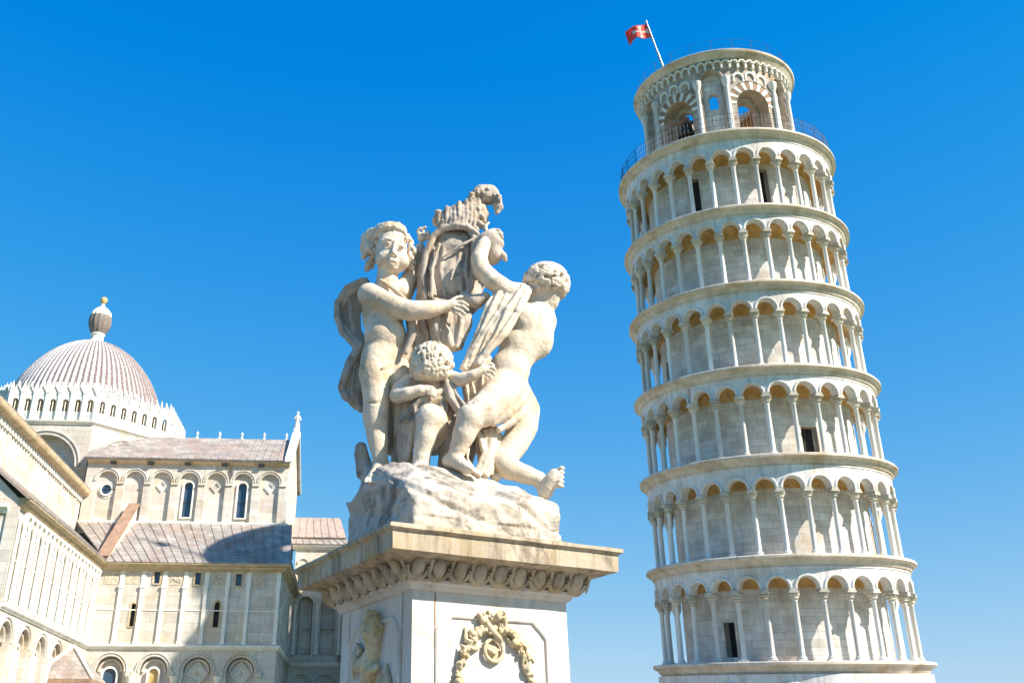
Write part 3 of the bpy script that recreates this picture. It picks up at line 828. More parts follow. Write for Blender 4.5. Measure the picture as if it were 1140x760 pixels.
arched_window(fT(0), cT[0], 0.48, 5.6, 8.2, 0.42, back=0.5, out=0.25, bar=False)
arched_window(fT(0), cT[1], 0.34, 5.8, 8.35, 0.42, back=0.5, out=0.22, pane='ochre', bar=False)
for c in cN[:4]: arched_window(fN(0), c, 0.40, 5.4, 8.15, 0.44, back=0.5, out=0.25, pane='ochre', bar=False)
def lozenge(m, c, z, r, d0=0.0, name='lozenge', rings=3, mat='church_trim', inner='mosaic', depth=.14):
    b = MB()
    for k in range(rings):
        ro = r * (1 - 0.24 * k); ri = ro - r * 0.13
        pts = lambda q, dd: [m(c + q, z, dd), m(c, z + q * 1.12, dd), m(c - q, z, dd), m(c, z - q * 1.12, dd)]
        a0 = d0 - 0.09 + depth * .4 * k
        v = b.add(pts(ro, a0) + pts(ri, a0) + pts(ri, a0 + 0.16) + pts(ro, a0 + .16))
        for j in range(4):
            j2 = (j + 1) % 4
            b.quad((v + j, v + j2, v + 4 + j2, v + 4 + j)); b.quad((v + 4 + j, v + 4 + j2, v + 8 + j2, v + 8 + j)); b.quad((v + j, v + 12 + j, v + 12 + j2, v + j2))
    o = cpart(b, name, mat)
    i_ = MB(); q = r * (1 - .24 * (rings - 1)) - r * .12
    i_.poly([m(c + q, z, d0 + .02), m(c, z + q * 1.12, d0 + .02), m(c - q, z, d0 + .02), m(c, z - q * 1.12, d0 + .02)], 0)
    cpart(i_, 'inlay', inner, o)
lozenge(fT(0), cT[2], 8.35, 0.74, 0.42); lozenge(fT(0), cT[3], 8.35, 0.74, 0.42)

# ---- second storey of the transept flank
wT = MB()
tall = [(2.92, 0.17, 11.5, 12.95, True), (9.0, 0.20, 11.5, 13.1, True)]
small = [(4.35, 0.21, 14.55, 15.38, False), (7.38, 0.21, 14.5, 15.34, False), (10.42, 0.21, 14.45, 15.3, False)]
wT.wall(fT(0), 0.0, XE, 10.3, 15.45, tall + small, 0.0, 0.5)
cpart(wT, 'upper_wall', 'church')
for (c, hw, zb, zs, ar) in tall: arched_window(fT(0), c, hw, zb, zs, 0.22, ar, fw=0.12, out=-0.04, frame='church_eave', pane='dark', bar=False)
for (c, hw, zb, zs, ar) in small: arched_window(fT(0), c, hw, zb, zs, 0.18, ar, fw=0.13, out=-0.06, frame='church_eave', bar=False)
for c in (1.0, 2.6, 5.87, 8.9, 11.9):
    sq = MB()
    sq.box(fT(0), c - 0.5, c + 0.5, 14.45, 15.36, -0.025, 0.05)
    rnd = random.Random(int(c * 10))
    if c > 4:
        for q in range(9): sq.blob((c + rnd.uniform(-.3, .3), -0.04, 14.9 + rnd.uniform(-.28, .28)), (0.1, 0.06, 0.09), seed=q, amp=.4, sub=1)
    cpart(sq, 'relief_panel', 'mosaic')
pl = MB(); pl.box(fT(0), -0.13, 0.13, 10.3, 14.2, -0.14, 0.02); pl.box(fT(0), -0.18, 0.18, 14.2, 14.42, -0.19, 0.02); pl.box(fT(0), -0.18, 0.18, 10.3, 10.48, -0.19, 0.02); pl.box(fT(0), -0.16, 0.16, 14.42, 15.42, -0.08, 0.02)
proto = None
for k in range(8):
    x = 1.82 + 1.56 * k if k < 7 else XE - 0.2
    o = cpart(pl, 'pilaster', 'church_trim') if proto is None else link_copy(proto, church)
    proto = proto or o
    o.location = (x, 0, 0)
pil0 = proto
for k in range(10):
    o = link_copy(proto, church, (0, -0.95 - 1.83 * k, 0), (0, 0, R_(90)))
ln = MB(); ln.box(fT(0), 0.3, XE - .2, 12.62, 12.70, -0.045, 0.02); ln.box(fN(0), YN + .2, -.2, 12.62, 12.70, -0.045, 0.02); cpart(ln, 'band', 'church_trim')
# ---- second storey of the nave aisle, its near end
wN = MB(); smN = [(-4.6 - 3.66 * k, 0.2, 12.9, 13.7, False) for k in range(2)] + [(-2.8, 0.17, 10.9, 12.2, False), (-10.0, 0.17, 10.9, 12.2, False)]
wN.wall(fN(0), YN, 0.0, 10.3, 15.45, smN[2:], 0.0, 0.5); cpart(wN, 'upper_wall', 'church')
for (c, hw, zb, zs, ar) in smN[2:]: arched_window(fN(0), c, hw, zb, zs, 0.25, ar, fw=0.1, out=-0.05, pane='church_panel', bar=False)
slim = MB(); slim.lathe([(0.15, 10.3), (0.15, 10.4), (0.085, 10.5), (0.08, 14.45), (0.14, 14.7), (0.15, 14.85)], 10)
sproto = None
for k in range(21):
    o = cpart(slim, 'slender_shaft', 'church_trim') if sproto is None else link_copy(sproto, church)
    sproto = sproto or o
    o.location = (0.17, -0.6 - 0.915 * k + .001, 0)
brk = MB()
for k in range(20):
    c = -0.6 - 0.915 * k
    brk.arch_wall(fN(0), c + .4575, 0.31, 14.95, 15.415, 0.4575, -0.30, 0.02, n=8, zlow=14.82)
cpart(brk, 'bracket_frieze', 'church_trim')
ew = MB()
fE = fT(YN)
ew.wall(fE, -12.0, -0.003, 0.0, 15.9, [], 0.0, 0.5)
ew.box(fE, -4.0, -0.1, 15.9, 16.0, 0.0, 0.4)
v = ew.add([(0, YN + .02, 15.9), (-4.0, YN + .02, 19.5), (-12, YN + .02, 19.5), (-12, YN + .02, 15.9), (0, YN + .5, 15.9), (-4.0, YN + .5, 19.5), (-12, YN + .5, 19.5), (-12, YN + .5, 15.9)])
ew.quad((v, v + 1, v + 2, v + 3)); ew.quad((v + 4, v + 5, v + 6, v + 7)); ew.quad((v, v + 1, v + 5, v + 4))
cpart(ew, 'end_wall', 'church_panel')
moulding('end_string_course', 'church_trim', [(-0.1, 15.1), (0.1, 15.1), (0.2, 15.3), (0.35, 15.4), (0.35, 15.6), (-.1, 15.62)], [(-12.0, YN - .01), (-0.5, YN - .01)])
ec = MB(); ec.box(fE, -0.55, 0.12, 0, 15.4, -0.12, 0.0); ec.box(fE, -4.6, -4.0, 0, 15.4, -0.12, 0.0); ec.box(fE, -4.0, -0.55, 12.3, 12.45, -0.06, 0.0); cpart(ec, 'corner_pilaster', 'church')
# ---- roofs of the aisles
def roof(name, pts, th=0.16, mat='roof_slab'):
    b = MB(); b.poly(pts, th)
    if len(pts) == 4:                           # raised seams of the covering
        A, B, C_, D = [Vector(q) for q in pts]
        n = (B - A).cross(D - A).normalized()
        if n.z < 0: n = -n
        w = (B - A).length; t = (B - A).normalized(); k = int(w / 0.62); rnd = random.Random(k)
        for i in range(1, k):
            f = i / k; lo_ = A.lerp(B, f); hi_ = D.lerp(C_, f); m_ = 5
            for j in range(m_):
                p0_ = lo_.lerp(hi_, j / m_) + t * rnd.uniform(-.02, .02); p1_ = lo_.lerp(hi_, (j + 1) / m_ - .01) + t * rnd.uniform(-.02, .02)
                v = b.add([p0_ - t * .035, p0_ + t * .035, p1_ + t * .035, p1_ - t * .035, p0_ - t * .02 + n * .06, p0_ + t * .02 + n * .06, p1_ + t * .02 + n * .05, p1_ - t * .02 + n * .05])
                for q in ((0, 1, 5, 4), (1, 2, 6, 5), (2, 3, 7, 6), (3, 0, 4, 7), (4, 5, 6, 7)): b.quad([v + e_ for e_ in q])
    return cpart(b, name, mat)
roof('nave_aisle_roof', [(0.66, YN - .3, 15.98), (0.66, -0.64, 15.98), (-4.0, 5.9, 19.6), (-4.0, YN - .3, 19.6)])
roof('transept_aisle_roof', [(0.66, -0.66, 15.99), (XE + .62, -0.66, 15.99), (XE + .0, 5.98, 20.42), (-4.0, 5.98, 20.42)])
roof('end_aisle_roof', [(XE + .64, -0.6, 15.98), (XE + .64, 12.0, 15.98), (XE - .5, 12.0, 17.4), (XE - .5, 5.98, 20.3)])
# lead sheets and torn membrane lying on the transept roof
rw = MB()
rw.add([(-.05, -0.3, 16.3), (0.55, -0.3, 16.3), (0.75, 5.98, 21.7), (0.15, 5.98, 21.7), (-.05, -0.3, 15.9), (0.55, -0.3, 15.9), (0.75, 5.98, 20.2), (0.15, 5.98, 20.2)])
for q in ((0, 1, 2, 3), (4, 5, 6, 7), (0, 1, 5, 4), (1, 2, 6, 5), (2, 3, 7, 6), (3, 0, 4, 7)): rw.quad(q)
rk = cpart(rw, 'raking_wall', 'church')
cp = MB(); cp.poly([(-.2, -0.5, 16.32), (0.68, -0.5, 16.32), (0.9, 5.95, 21.86), (0.02, 5.95, 21.86)], -0.14); cpart(cp, 'coping', 'brown', rk)
# ---- transept clerestory
TC = 6.0
cc = [-2.1 + 2.26 * k for k in range(7)]
wc = MB(); m = fT(TC)
for i, c in enumerate(cc):
    wc.arch_wall(m, c, 0.80, 23.85, 25.3, 1.13, 0.0, 0.28, n=14, zlow=20.5)
    wc.ring(m, c, 23.85, 0.81, 0.93, -0.07, 0.04, n=18, cham=0.03)
    wc.ring(m, c, 23.85, 0.98, 1.08, -0.12, 0.04, n=18, cham=0.03)
    wc.box(m, c + 0.83, c + 1.43, 23.60, 23.80, -0.12, 0.1)
wc.box(m, -3.9, cc[0] - 1.131, 19.5, 25.3, 0.0, 0.28); wc.box(m, cc[-1] + 1.131, 13.0, 20.5, 25.3, 0.0, 0.28)
wc.box(m, -3.9, 13.0, 19.6, 20.5, 0.0, 0.3)
cpart(wc, 'clerestory_wall', 'church')
wb = MB(); wb.wall(m, -3.9, 12.98, 20.0, 25.3, [(cc[3], .37, 20.95, 23.55, True), (cc[5], .37, 20.95, 23.55, True)], 0.28, 0.8); cpart(wb, 'clerestory_infill', 'church_panel')
for i in (3, 5): arched_window(m, cc[i], 0.37, 20.95, 23.55, 0.50, fw=0.14, out=0.16, back=0.5)
def roundel(m, c, z, r, d):
    b = MB(); b.ring(m, c, z, r, r + 0.16, d - 0.16, d + 0.02, a0=0, a1=2 * PI, n=24, cham=0.03); b.ring(m, c, z, r + .24, r + 0.32, d - 0.06, d + 0.02, a0=0, a1=2 * PI, n=24)
    o = cpart(b, 'round_window', 'church_trim')
    p = MB(); n = 24; p.poly([m(c + r * math.cos(2 * PI * k / n), z + r * math.sin(2 * PI * k / n), d - 0.03) for k in range(n)]); cpart(p, 'pane', 'glass', o)
    q = MB(); q.box(m, c - r, c + r, z - .025, z + .025, d - .06, d - .035); q.box(m, c - .025, c + .025, z - r, z + r, d - .09, d - .062); cpart(q, 'glazing_bar', 'iron', o)
roundel(m, cc[0], 23.15, 0.40, 0.28)
for i in (2, 4, 6): lozenge(m, cc[i], 23.55, 0.46, 0.27, rings=2, depth=.06)
moulding('clerestory_string_course', 'church_trim', [(-0.1, 20.3), (0.2, 20.3), (0.24, 20.38), (0.24, 20.46), (0.1, 20.52), (-0.1, 20.52)], [(-3.9, TC), (13.0, TC), (13.0, 16.0)])
moulding('clerestory_eave', 'church_eave', [(-0.1, 25.3), (0.1, 25.3), (0.14, 25.4), (0.40, 25.5), (0.46, 25.62), (0.46, 25.72), (-0.1, 25.74)], [(-3.9, TC), (13.05, TC)])
for i in range(5):
    blk = MB(); blk.box(m, -2.0 + 3.1 * i, -1.5 + 3.1 * i, 25.28, 25.42, -0.42, 0.0)
    cpart(blk, 'drain_block', 'iron')
roof('transept_roof', [(-4.2, TC - .55, 25.72), (13.25, TC - .55, 25.72), (13.25, 11.0, 29.3), (-4.2, 11.0, 29.3)])
roof('transept_roof', [(13.25, 16.5, 25.72), (-4.2, 16.5, 25.72), (-4.2, 11.02, 29.3), (13.25, 11.02, 29.3)])
# gable end facing right
ge = MB()
x0, x1 = 12.72, 13.02
v = ge.add([(x1, TC + .01, 19.5), (x1, 16, 19.5), (x1, 16, 25.9), (x1, 11, 29.7), (x1, TC + .01, 25.9), (x0, TC + .01, 19.5), (x0, 16, 19.5), (x0, 16, 25.9), (x0, 11, 29.7), (x0, TC + .01, 25.9)])
ge.quad((v, v + 1, v + 2, v + 3, v + 4)); ge.quad((v + 9, v + 8, v + 7, v + 6, v + 5))
for j in range(5): ge.quad((v + j, v + (j + 1) % 5, v + 5 + (j + 1) % 5, v + 5 + j))
cpart(ge, 'gable_wall', 'church')
gc = MB()
for (ya, za, yb, zb) in ((TC - .6, 25.62, 11.0, 29.75), (16.6, 25.62, 11.0, 29.75)):
    gc.add([(12.65, ya, za), (13.35, ya, za), (13.35, yb, zb), (12.65, yb, zb), (12.65, ya, za + .34), (13.35, ya, za + .34), (13.35, yb, zb + .34), (12.65, yb, zb + .34)])
    q0 = len(gc.v) - 8
    for q in ((0, 1, 2, 3), (4, 5, 6, 7), (0, 1, 5, 4), (1, 2, 6, 5), (2, 3, 7, 6), (3, 0, 4, 7)): gc.quad([q0 + e for e in q])
cpart(gc, 'gable_coping', 'church_trim')
# ridge finials and the statue on the gable
fi = MB(); fi.lathe([(0.0, 0.0), (0.14, 0.0), (0.12, 0.12), (0.07, 0.2), (0.06, 0.34), (0.13, 0.42), (0.13, 0.50), (0.06, 0.6), (0.0, 0.72)], 10)
proto = None
for k in range(6):
    o = cpart(fi, 'finial', 'church_trim') if proto is None else link_copy(proto, church)
    proto = proto or o
    o.location = (1.95 + 2.03 * k, 11.0, 29.25)
st = MB(); st.box(fT(10.7), 12.75, 13.25, 29.8, 30.35, 0, 0.6); st.lathe([(0.0, 0), (0.27, 0.0), (0.24, 0.4), (0.17, 0.8), (0.2, 1.0), (0.23, 1.25), (0.08, 1.4), (0.08, 1.46)], 14, c=(13.0, 11.0, 30.35))
st.blob((13.0, 11.0, 31.92), (0.13, 0.13, 0.16), amp=.1); st.tube([(13.2, 10.9, 31.5), (13.32, 10.8, 31.2), (13.15, 10.7, 31.05)], [.07, .06, .05]); st.tube([(12.8, 10.9, 31.5), (12.72, 10.8, 31.25), (12.9, 10.7, 31.4)], [.07, .06, .05])
cpart(st, 'gable_statue', 'church_trim')

# ---- nave clerestory
s = -4.0
nc = MB(); ops = [(-1.5 - 4.4 * k, 0.30, 19.6, 21.1, True) for k in range(5)]
nc.wall(fN(s), YN, TC - .005, 17.0, 22.4, [], 0.0, 0.5)
for k in range(6):
    y = TC - 1.6 - 4.15 * k
    nc.box(fN(s), y - .12, y + .12, 17.0, 21.9, -0.12, 0.0)
cpart(nc, 'nave_clerestory_wall', 'church')
dl = MB(); dl.box(fN(s), YN, TC - .01, 22.02, 22.36, -0.08, 0.0)
for k in range(44): dl.box(fN(s), TC - .5 - .57 * k - .13, TC - .5 - .57 * k + .13, 22.0, 22.38, -0.22, 0.0)
cpart(dl, 'dentil_frieze', 'church_trim')
moulding('nave_clerestory_eave', 'church_eave', [(-0.1, 22.38), (0.2, 22.38), (0.3, 22.5), (0.62, 22.58), (0.72, 22.72), (0.72, 22.98), (-0.1, 23.0)], [(s, YN - .4), (s, TC - .01)])
roof('nave_roof', [(s + .74, YN - .4, 22.98), (s + .74, TC, 22.98), (-9.0, TC, 26.4), (-9.0, YN - .4, 26.4)], mat='roof_tile')
ne = MB(); v = ne.add([(s, YN - .005, 17.0), (-9, YN - .005, 17.0), (-9, YN - .005, 26.2), (s, YN - .005, 22.8), (s, YN + .4, 17.0), (-9, YN + .4, 17.0), (-9, YN + .4, 26.2), (s, YN + .4, 22.8)])
for q in ((0, 1, 2, 3), (4, 5, 6, 7), (0, 1, 5, 4), (1, 2, 6, 5), (2, 3, 7, 6), (3, 0, 4, 7)): ne.quad(q)
cpart(ne, 'nave_end_wall', 'church_panel')
# ---- end face of the transept aisle and the block beyond it
fr = fN(XE)
e = MB(); e.wall(fr, 0.005, 12.0, 10.3, 15.45, [], 0.0, 0.5)
e.box(fr, 0.3, 12.0, 0, 9.93, 0.0, 0.5)
for k in range(7): e.box(fr, 0.3 + 1.85 * k, 0.55 + 1.85 * k, 10.3, 15.4, -0.12, 0.0)
e.box(fr, 6.0, 16.0, 15.98, 20.3, 0.9, 1.3)
cpart(e, 'transept_end_wall', 'church')
ma = fT(12.0)
b = MB()
for k, c in enumerate((14.75, 16.7)):
    b.arch_wall(ma, c, 0.62, 15.0, 19.6, 0.97, 0.0, 0.45, n=12, zlow=10.9)
    b.ring(ma, c, 15.0, 0.64, 0.80, -0.08, 0.05, n=14, cham=.03)
b.box(ma, XE, 13.78 - .001, 10.3, 19.6, 0, .45); b.box(ma, 17.672, 18.2, 10.3, 19.6, 0, .45); b.box(ma, XE, 18.2, 10.3, 10.9, 0, .45)
b.box(ma, XE, 18.2, 0, 9.93, 0.0, .45)
for c in (14.75, 16.7):
    b.ring(ma, c, 8.45, 0.72, 0.86, -0.08, 0.03, n=14, cham=.03); b.ring(ma, c, 8.45, 0.9, 0.98, -0.12, 0.03, n=14, cham=.03)
for k in range(4): b.ring(ma, 14.3 + 1.15 * k, 18.4, 0.42, 0.52, -0.1, 0.03, n=12)
b.box(lambda u, z, d: (18.2 - d, u, z), 12.001, 24, 0, 19.6, 0, .45)
cpart(b, 'apse_wall', 'church')
bi = MB(); bi.box(ma, XE, 18.1, 10.3, 19.6, 0.75, 0.9); bi.box(ma, 14.3, 14.5, 10.9, 15.3, 0.45, .75); bi.box(ma, 15.1, 15.25, 10.9, 15.3, 0.45, .75); bi.box(ma, XE, 18.1, 13.1, 13.25, 0.45, .6); cpart(bi, 'apse_infill', 'church_panel')
pc = MB(); pc.lathe([(0.2, 10.9), (0.2, 11.1), (0.13, 11.25), (0.12, 14.5), (0.2, 14.9), (0.22, 15.0)], 12); 
for k in range(3):
    o = cpart(pc, 'apse_column', 'church_trim') if k == 0 else link_copy(proto2, church)
    if k == 0: proto2 = o
    o.location = (13.85 + 1.95 * k, 11.98, 0)
moulding('apse_eave', 'church_trim', [(-.1, 19.6), (.1, 19.6), (.3, 19.8), (.4, 19.95), (.4, 20.05), (-.1, 20.07)], [(XE - .3, 12.0), (18.2, 12.0), (18.2, 24.0)])
roof('apse_roof', [(XE - .6, 11.55, 20.05), (18.65, 11.55, 20.05), (17.6, 13.6, 21.1), (XE - .6, 13.6, 21.1)])
roof('choir_roof', [(13.0, 12.8, 20.9), (17.9, 12.8, 20.9), (17.2, 15.4, 23.25), (13.0, 15.4, 23.25)], mat='roof_tile')
roof('choir_roof', [(17.9, 12.8, 20.9), (18.7, 24.0, 20.0), (17.2, 24.0, 23.25), (17.2, 15.4, 23.25)], mat='roof_tile')
# ---- choir block added unseen behind the fountain, to shade the apse wall
ch = MB(); fc = fT(6.0)
ch.wall(fc, 19.2, 34.0, 0, 20.2, [(21.5 + 3.1 * k, 0.4, 12.0, 14.2, True) for k in range(4)], 0.0, 0.6)
ch.box(lambda u, z, d: (19.2 + d, u, z), 6.601, 24, 0, 20.2, 0, .6); ch.box(lambda u, z, d: (34.0 - d, u, z), 6.601, 24, 0, 20.2, 0, .6)
for k in range(5): ch.ring(fc, 20.7 + 2.95 * k, 8.45, 1.05, 1.2, -0.07, 0.02, n=16, cham=.03); ch.ring(fc, 20.7 + 2.95 * k, 8.45, 1.27, 1.37, -0.11, 0.02, n=16, cham=.03)
cpart(ch, 'added_choir_wall', 'church')
for k in range(4): arched_window(fc, 21.5 + 3.1 * k, 0.4, 12.0, 14.2, 0.3, back=0.5)
for k in range(6):
    o = link_copy(pil0, church, (19.25 + 2.92 * k, 6.0, 0))
moulding('string_course', 'church_trim', [(-0.1, 9.92), (0.08, 9.92), (0.12, 10.0), (0.2, 10.05), (0.24, 10.16), (0.24, 10.24), (0.1, 10.30), (-0.1, 10.30)], [(19.2, 6.0), (34.0, 6.0), (34.0, 24.0)])
moulding('eave', 'church_eave', [(-0.1, 19.7), (0.08, 19.7), (0.14, 19.8), (0.30, 19.88), (0.36, 20.0), (0.3, 20.18), (-0.1, 20.19)], [(19.2, 6.0), (34.0, 6.0), (34.0, 24.0)])
roof('choir_roof', [(19.0, 5.8, 20.2), (34.4, 5.8, 20.2), (34.4, 15.0, 20.9), (19.0, 15.0, 20.9)]); roof('choir_roof', [(34.4, 24.2, 20.2), (19.0, 24.2, 20.2), (19.0, 15.01, 20.9), (34.4, 15.01, 20.9)])  # roof of the added choir block
# ---- drum and dome
DX, DY, AP = -8.1, 16.1, 9.05
ZD = 29.35
rc8 = AP / math.cos(R_(22.5))
drum = MB()
recess = MB(); 
for k in range(8):
    a = R_(-90 + 45 * k)
    n = Vector((math.cos(a), math.sin(a), 0)); t = Vector((-math.sin(a), math.cos(a), 0))
    fm_ = lambda u, z, d, n=n, t=t: tuple(Vector((DX, DY, z)) + n * (AP - d) + t * u)
    hf = AP * math.tan(R_(22.5))
    if k in (0, 1, 7):
        drum.arch_wall(fm_, 0, 2.72, 25.3, ZD - .3, hf, 0.0, 0.75, n=24, zlow=17.0)
        drum.ring(fm_, 0, 25.3, 2.73, 2.90, -0.07, 0.05, n=32, cham=.04)
        drum.ring(fm_, 0, 25.3, 3.05, 3.20, -0.14, 0.05, n=32, cham=.04)
        recess.wall(fm_, -hf + .35, hf - .35, 17.0, 28.9, [(-0.55, 0.62, 21.5, 27.0, False)], 0.75, 1.1)
    else:
        drum.box(fm_, -hf, hf, 17.0, ZD - .3, 0.0, 0.75)
drum_o = cpart(drum, 'drum', 'church')
cpart(recess, 'drum_infill', 'church', drum_o)
for k in (0, 1):
    a = R_(-90 + 45 * k); n = Vector((math.cos(a), math.sin(a), 0)); t = Vector((-math.sin(a), math.cos(a), 0))
    fm_ = lambda u, z, d, n=n, t=t: tuple(Vector((DX, DY, z)) + n * (AP - d) + t * u)
    g = MB(); g.box(fm_, -1.17, 0.07, 21.5, 27.0, 0.95, 1.0)
    gp = g.build('drum_window', M['glass'], church)
    g = MB(); g.box(fm_, -1.17, 0.07, 24.2, 24.26, 0.91, 0.95); g.box(fm_, -.58, -.53, 21.5, 27, 0.90, 0.949); g.build('glazing_bar', M['iron'], gp)
oc = [(DX + rc8 * math.cos(R_(-112.5 + 45 * k)), DY + rc8 * math.sin(R_(-112.5 + 45 * k))) for k in range(9)]
moulding('drum_cornice', 'church_trim', [(-0.6, ZD - .32), (0.05, ZD - .32), (0.12, ZD - .2), (0.24, ZD - .14), (0.28, ZD), (-0.6, ZD)], oc)
# gothic gable gallery
gp_ = MB(); w_ = 0.5
mm = lambda u, z, d: (u, d, z)
gp_.arch_wall(mm, 0, 0.235, 1.75, 2.15, 0.46, -0.16, 0.16, n=8)
gp_.solid(mm, [-0.46, 0, 0.46], [2.15, 2.15, 2.15], [2.2, 3.15, 2.2], -0.13, 0.13)
gp_.solid(mm, [-0.58, 0, 0.58], [2.08, 3.18, 2.08], [2.24, 3.36, 2.24], -0.22, 0.2)
gp_.blob((0, 0, 3.48), (0.09, 0.09, 0.16), amp=0)
for s in (-1, 1):
    gp_.box(mm, s * .46 - (.225 if s > 0 else 0), s * .46 + (0 if s > 0 else .225), 0, 1.75, -0.13, 0.13)
gp_.box(mm, -.235, .235, 0, 0.85, -0.05, 0.1); gp_.box(mm, -.03, .03, 0, 1.75, -0.10, -0.05)
pn = MB(); pn.box(mm, -0.13, 0.13, 0, 2.5, -0.26, 0.14); 
pn.add([(-.17, -.3, 2.5), (.17, -.3, 2.5), (.17, .18, 2.5), (-.17, .18, 2.5), (0, -.06, 3.75)]); q0 = len(pn.v) - 5
for q in ((0, 1, 4), (1, 2, 4), (2, 3, 4), (3, 0, 4), (0, 1, 2, 3)): pn.quad([q0 + e for e in q])
g0 = p0 = None
hf = (AP + .05) * math.tan(R_(22.5))
for k in range(8):
    a = R_(-90 + 45 * k); n = Vector((math.cos(a), math.sin(a), 0)); t = Vector((-math.sin(a), math.cos(a), 0))
    for j in range(7):
        u = (j - 3) * (2 * hf / 7)
        p = Vector((DX, DY, ZD)) + n * (AP + .02) + t * u
        o = cpart(gp_, 'gothic_gable', 'church_trim') if g0 is None else link_copy(g0, church)
        g0 = g0 or o
        o.location = p; o.rotation_euler = (0, 0, a + R_(90)); o.scale = (1.06, 1, 0.98)
        p = p + t * (hf / 7)
        if j == 6: p = Vector((DX, DY, ZD)) + Vector((math.cos(a + R_(22.5)), math.sin(a + R_(22.5)), 0)) * (rc8 - .05)
        o = cpart(pn, 'pinnacle', 'church_trim') if p0 is None else link_copy(p0, church)
        p0 = p0 or o
        o.location = p; o.rotation_euler = (0, 0, a + R_(90)); o.scale = (1, 1, 0.98)
gi = MB(); gi.lathe([(AP - .55, ZD), (AP - .55, ZD + 2.2)], 8, c=(DX, DY, 0), smooth=False, a0=R_(22.5), a1=R_(382.5)); gi.lathe([(AP - .55, ZD + 2.2), (AP - .1, ZD + 2.25)], 8, c=(DX, DY, 0), smooth=False, a0=R_(22.5), a1=R_(382.5)); cpart(gi, 'gallery_back_wall', 'ochre')
# dome with its ribs of pale stone on dark scales
dm = bpy.data.materials.new('dome_scales'); dm.use_nodes = True
dn_ = dm.node_tree; N = dn_.nodes; L = dn_.links; bs = N["Principled BSDF"]; bs.inputs['Roughness'].default_value = 0.85
tc = N.new("ShaderNodeTexCoord"); sep = N.new("ShaderNodeSeparateXYZ"); L.new(tc.outputs['Object'], sep.inputs[0])
def mth(op, a_, b_=None, cl=False):
    n = N.new("ShaderNodeMath"); n.operation = op; n.use_clamp = cl
    for i_, q in enumerate((a_, b_)):
        if q is None: continue
        if isinstance(q, (int, float)): n.inputs[i_].default_value = q
        else: L.new(q, n.inputs[i_])
    return n.outputs[0]
ang = mth('ARCTAN2', sep.outputs['Y'], sep.outputs['X'])
wv = mth('MULTIPLY', mth('ADD', mth('SINE', mth('MULTIPLY', ang, 84.0)), 1.0), 0.5)
nz_ = N.new("ShaderNodeTexNoise"); nz_.inputs['Scale'].default_value = 5.5; nz_.inputs['Detail'].default_value = 7; nz_.inputs['Roughness'].default_value = 0.75
L.new(tc.outputs['Object'], nz_.inputs['Vector'])
vz = N.new("ShaderNodeTexVoronoi"); vz.inputs['Scale'].default_value = 3.0; L.new(tc.outputs['Object'], vz.inputs['Vector'])
f1 = mth('ADD', mth('MULTIPLY', wv, 0.34), mth('MULTIPLY', nz_.outputs['Fac'], 1.0))
f2 = mth('MULTIPLY', mth('SUBTRACT', f1, 0.56), 4.0, True)
mx = N.new("ShaderNodeMix"); mx.data_type = 'RGBA'; mx.inputs['A'].default_value = (0.20, 0.15, 0.14, 1); mx.inputs['B'].default_value = (0.62, 0.58, 0.56, 1)
L.new(f2, mx.inputs['Factor']); L.new(mx.outputs['Result'], bs.inputs['Base Color'])
bp = N.new("ShaderNodeBump"); bp.inputs['Strength'].default_value = 0.8; bp.inputs['Distance'].default_value = 0.12; L.new(f1, bp.inputs['Height']); L.new(bp.outputs[0], bs.inputs['Normal'])
M['dome'] = dm
dome = MB(); prof = []
HD = 12.4; 
for i in range(37):
    q = i / 36 * PI / 2
    r = 8.05 * math.cos(q); z = HD * math.sin(q)
    prof.append((max(r, 0.45), z - 1.3 + 0.25 * max(0, q - 1.25)))
dome.lathe(prof, 280, flute=lambda a, z: 1 + 0.0115 * math.cos(84 * a))
dmo = cpart(dome, 'dome', 'dome', angle=80); dmo.location = (DX, DY, ZD)
ZA = ZD + HD - 1.3
M['lead'] = stone('lead', (0.27, 0.22, 0.19), 0.3, 2.0, grime=0.5, glo=.48, bump=0.5)
ln = MB(); ln.lathe([(0.9, -.2), (0.95, 0.1), (0.62, 0.35), (0.58, 0.75), (0.72, 0.95), (0.7, 1.05)], 24, c=(DX, DY, ZA)); cpart(ln, 'lantern_base', 'church_trim')
bl = MB(); bl.lathe([(0.56, 1.0), (0.82, 1.4), (1.04, 1.95), (1.10, 2.5), (1.02, 3.0)], 28, c=(DX, DY, ZA), flute=lambda a, z: 1 + .04 * math.cos(14 * a)); cpart(bl, 'lantern_bowl', 'lead')
bt = MB(); bt.lathe([(1.02, 3.0), (0.94, 3.4), (0.7, 3.75), (0.4, 4.0), (0.2, 4.15), (0.14, 4.5), (0.0, 4.5)], 28, c=(DX, DY, ZA), flute=lambda a, z: 1 + .04 * math.cos(14 * a)); cpart(bt, 'lantern_cap', 'church_trim')
kb = MB(); kb.blob((DX, DY, ZA + 4.85), (0.36, 0.36, 0.42), amp=.1); cpart(kb, 'knob', 'ochre')
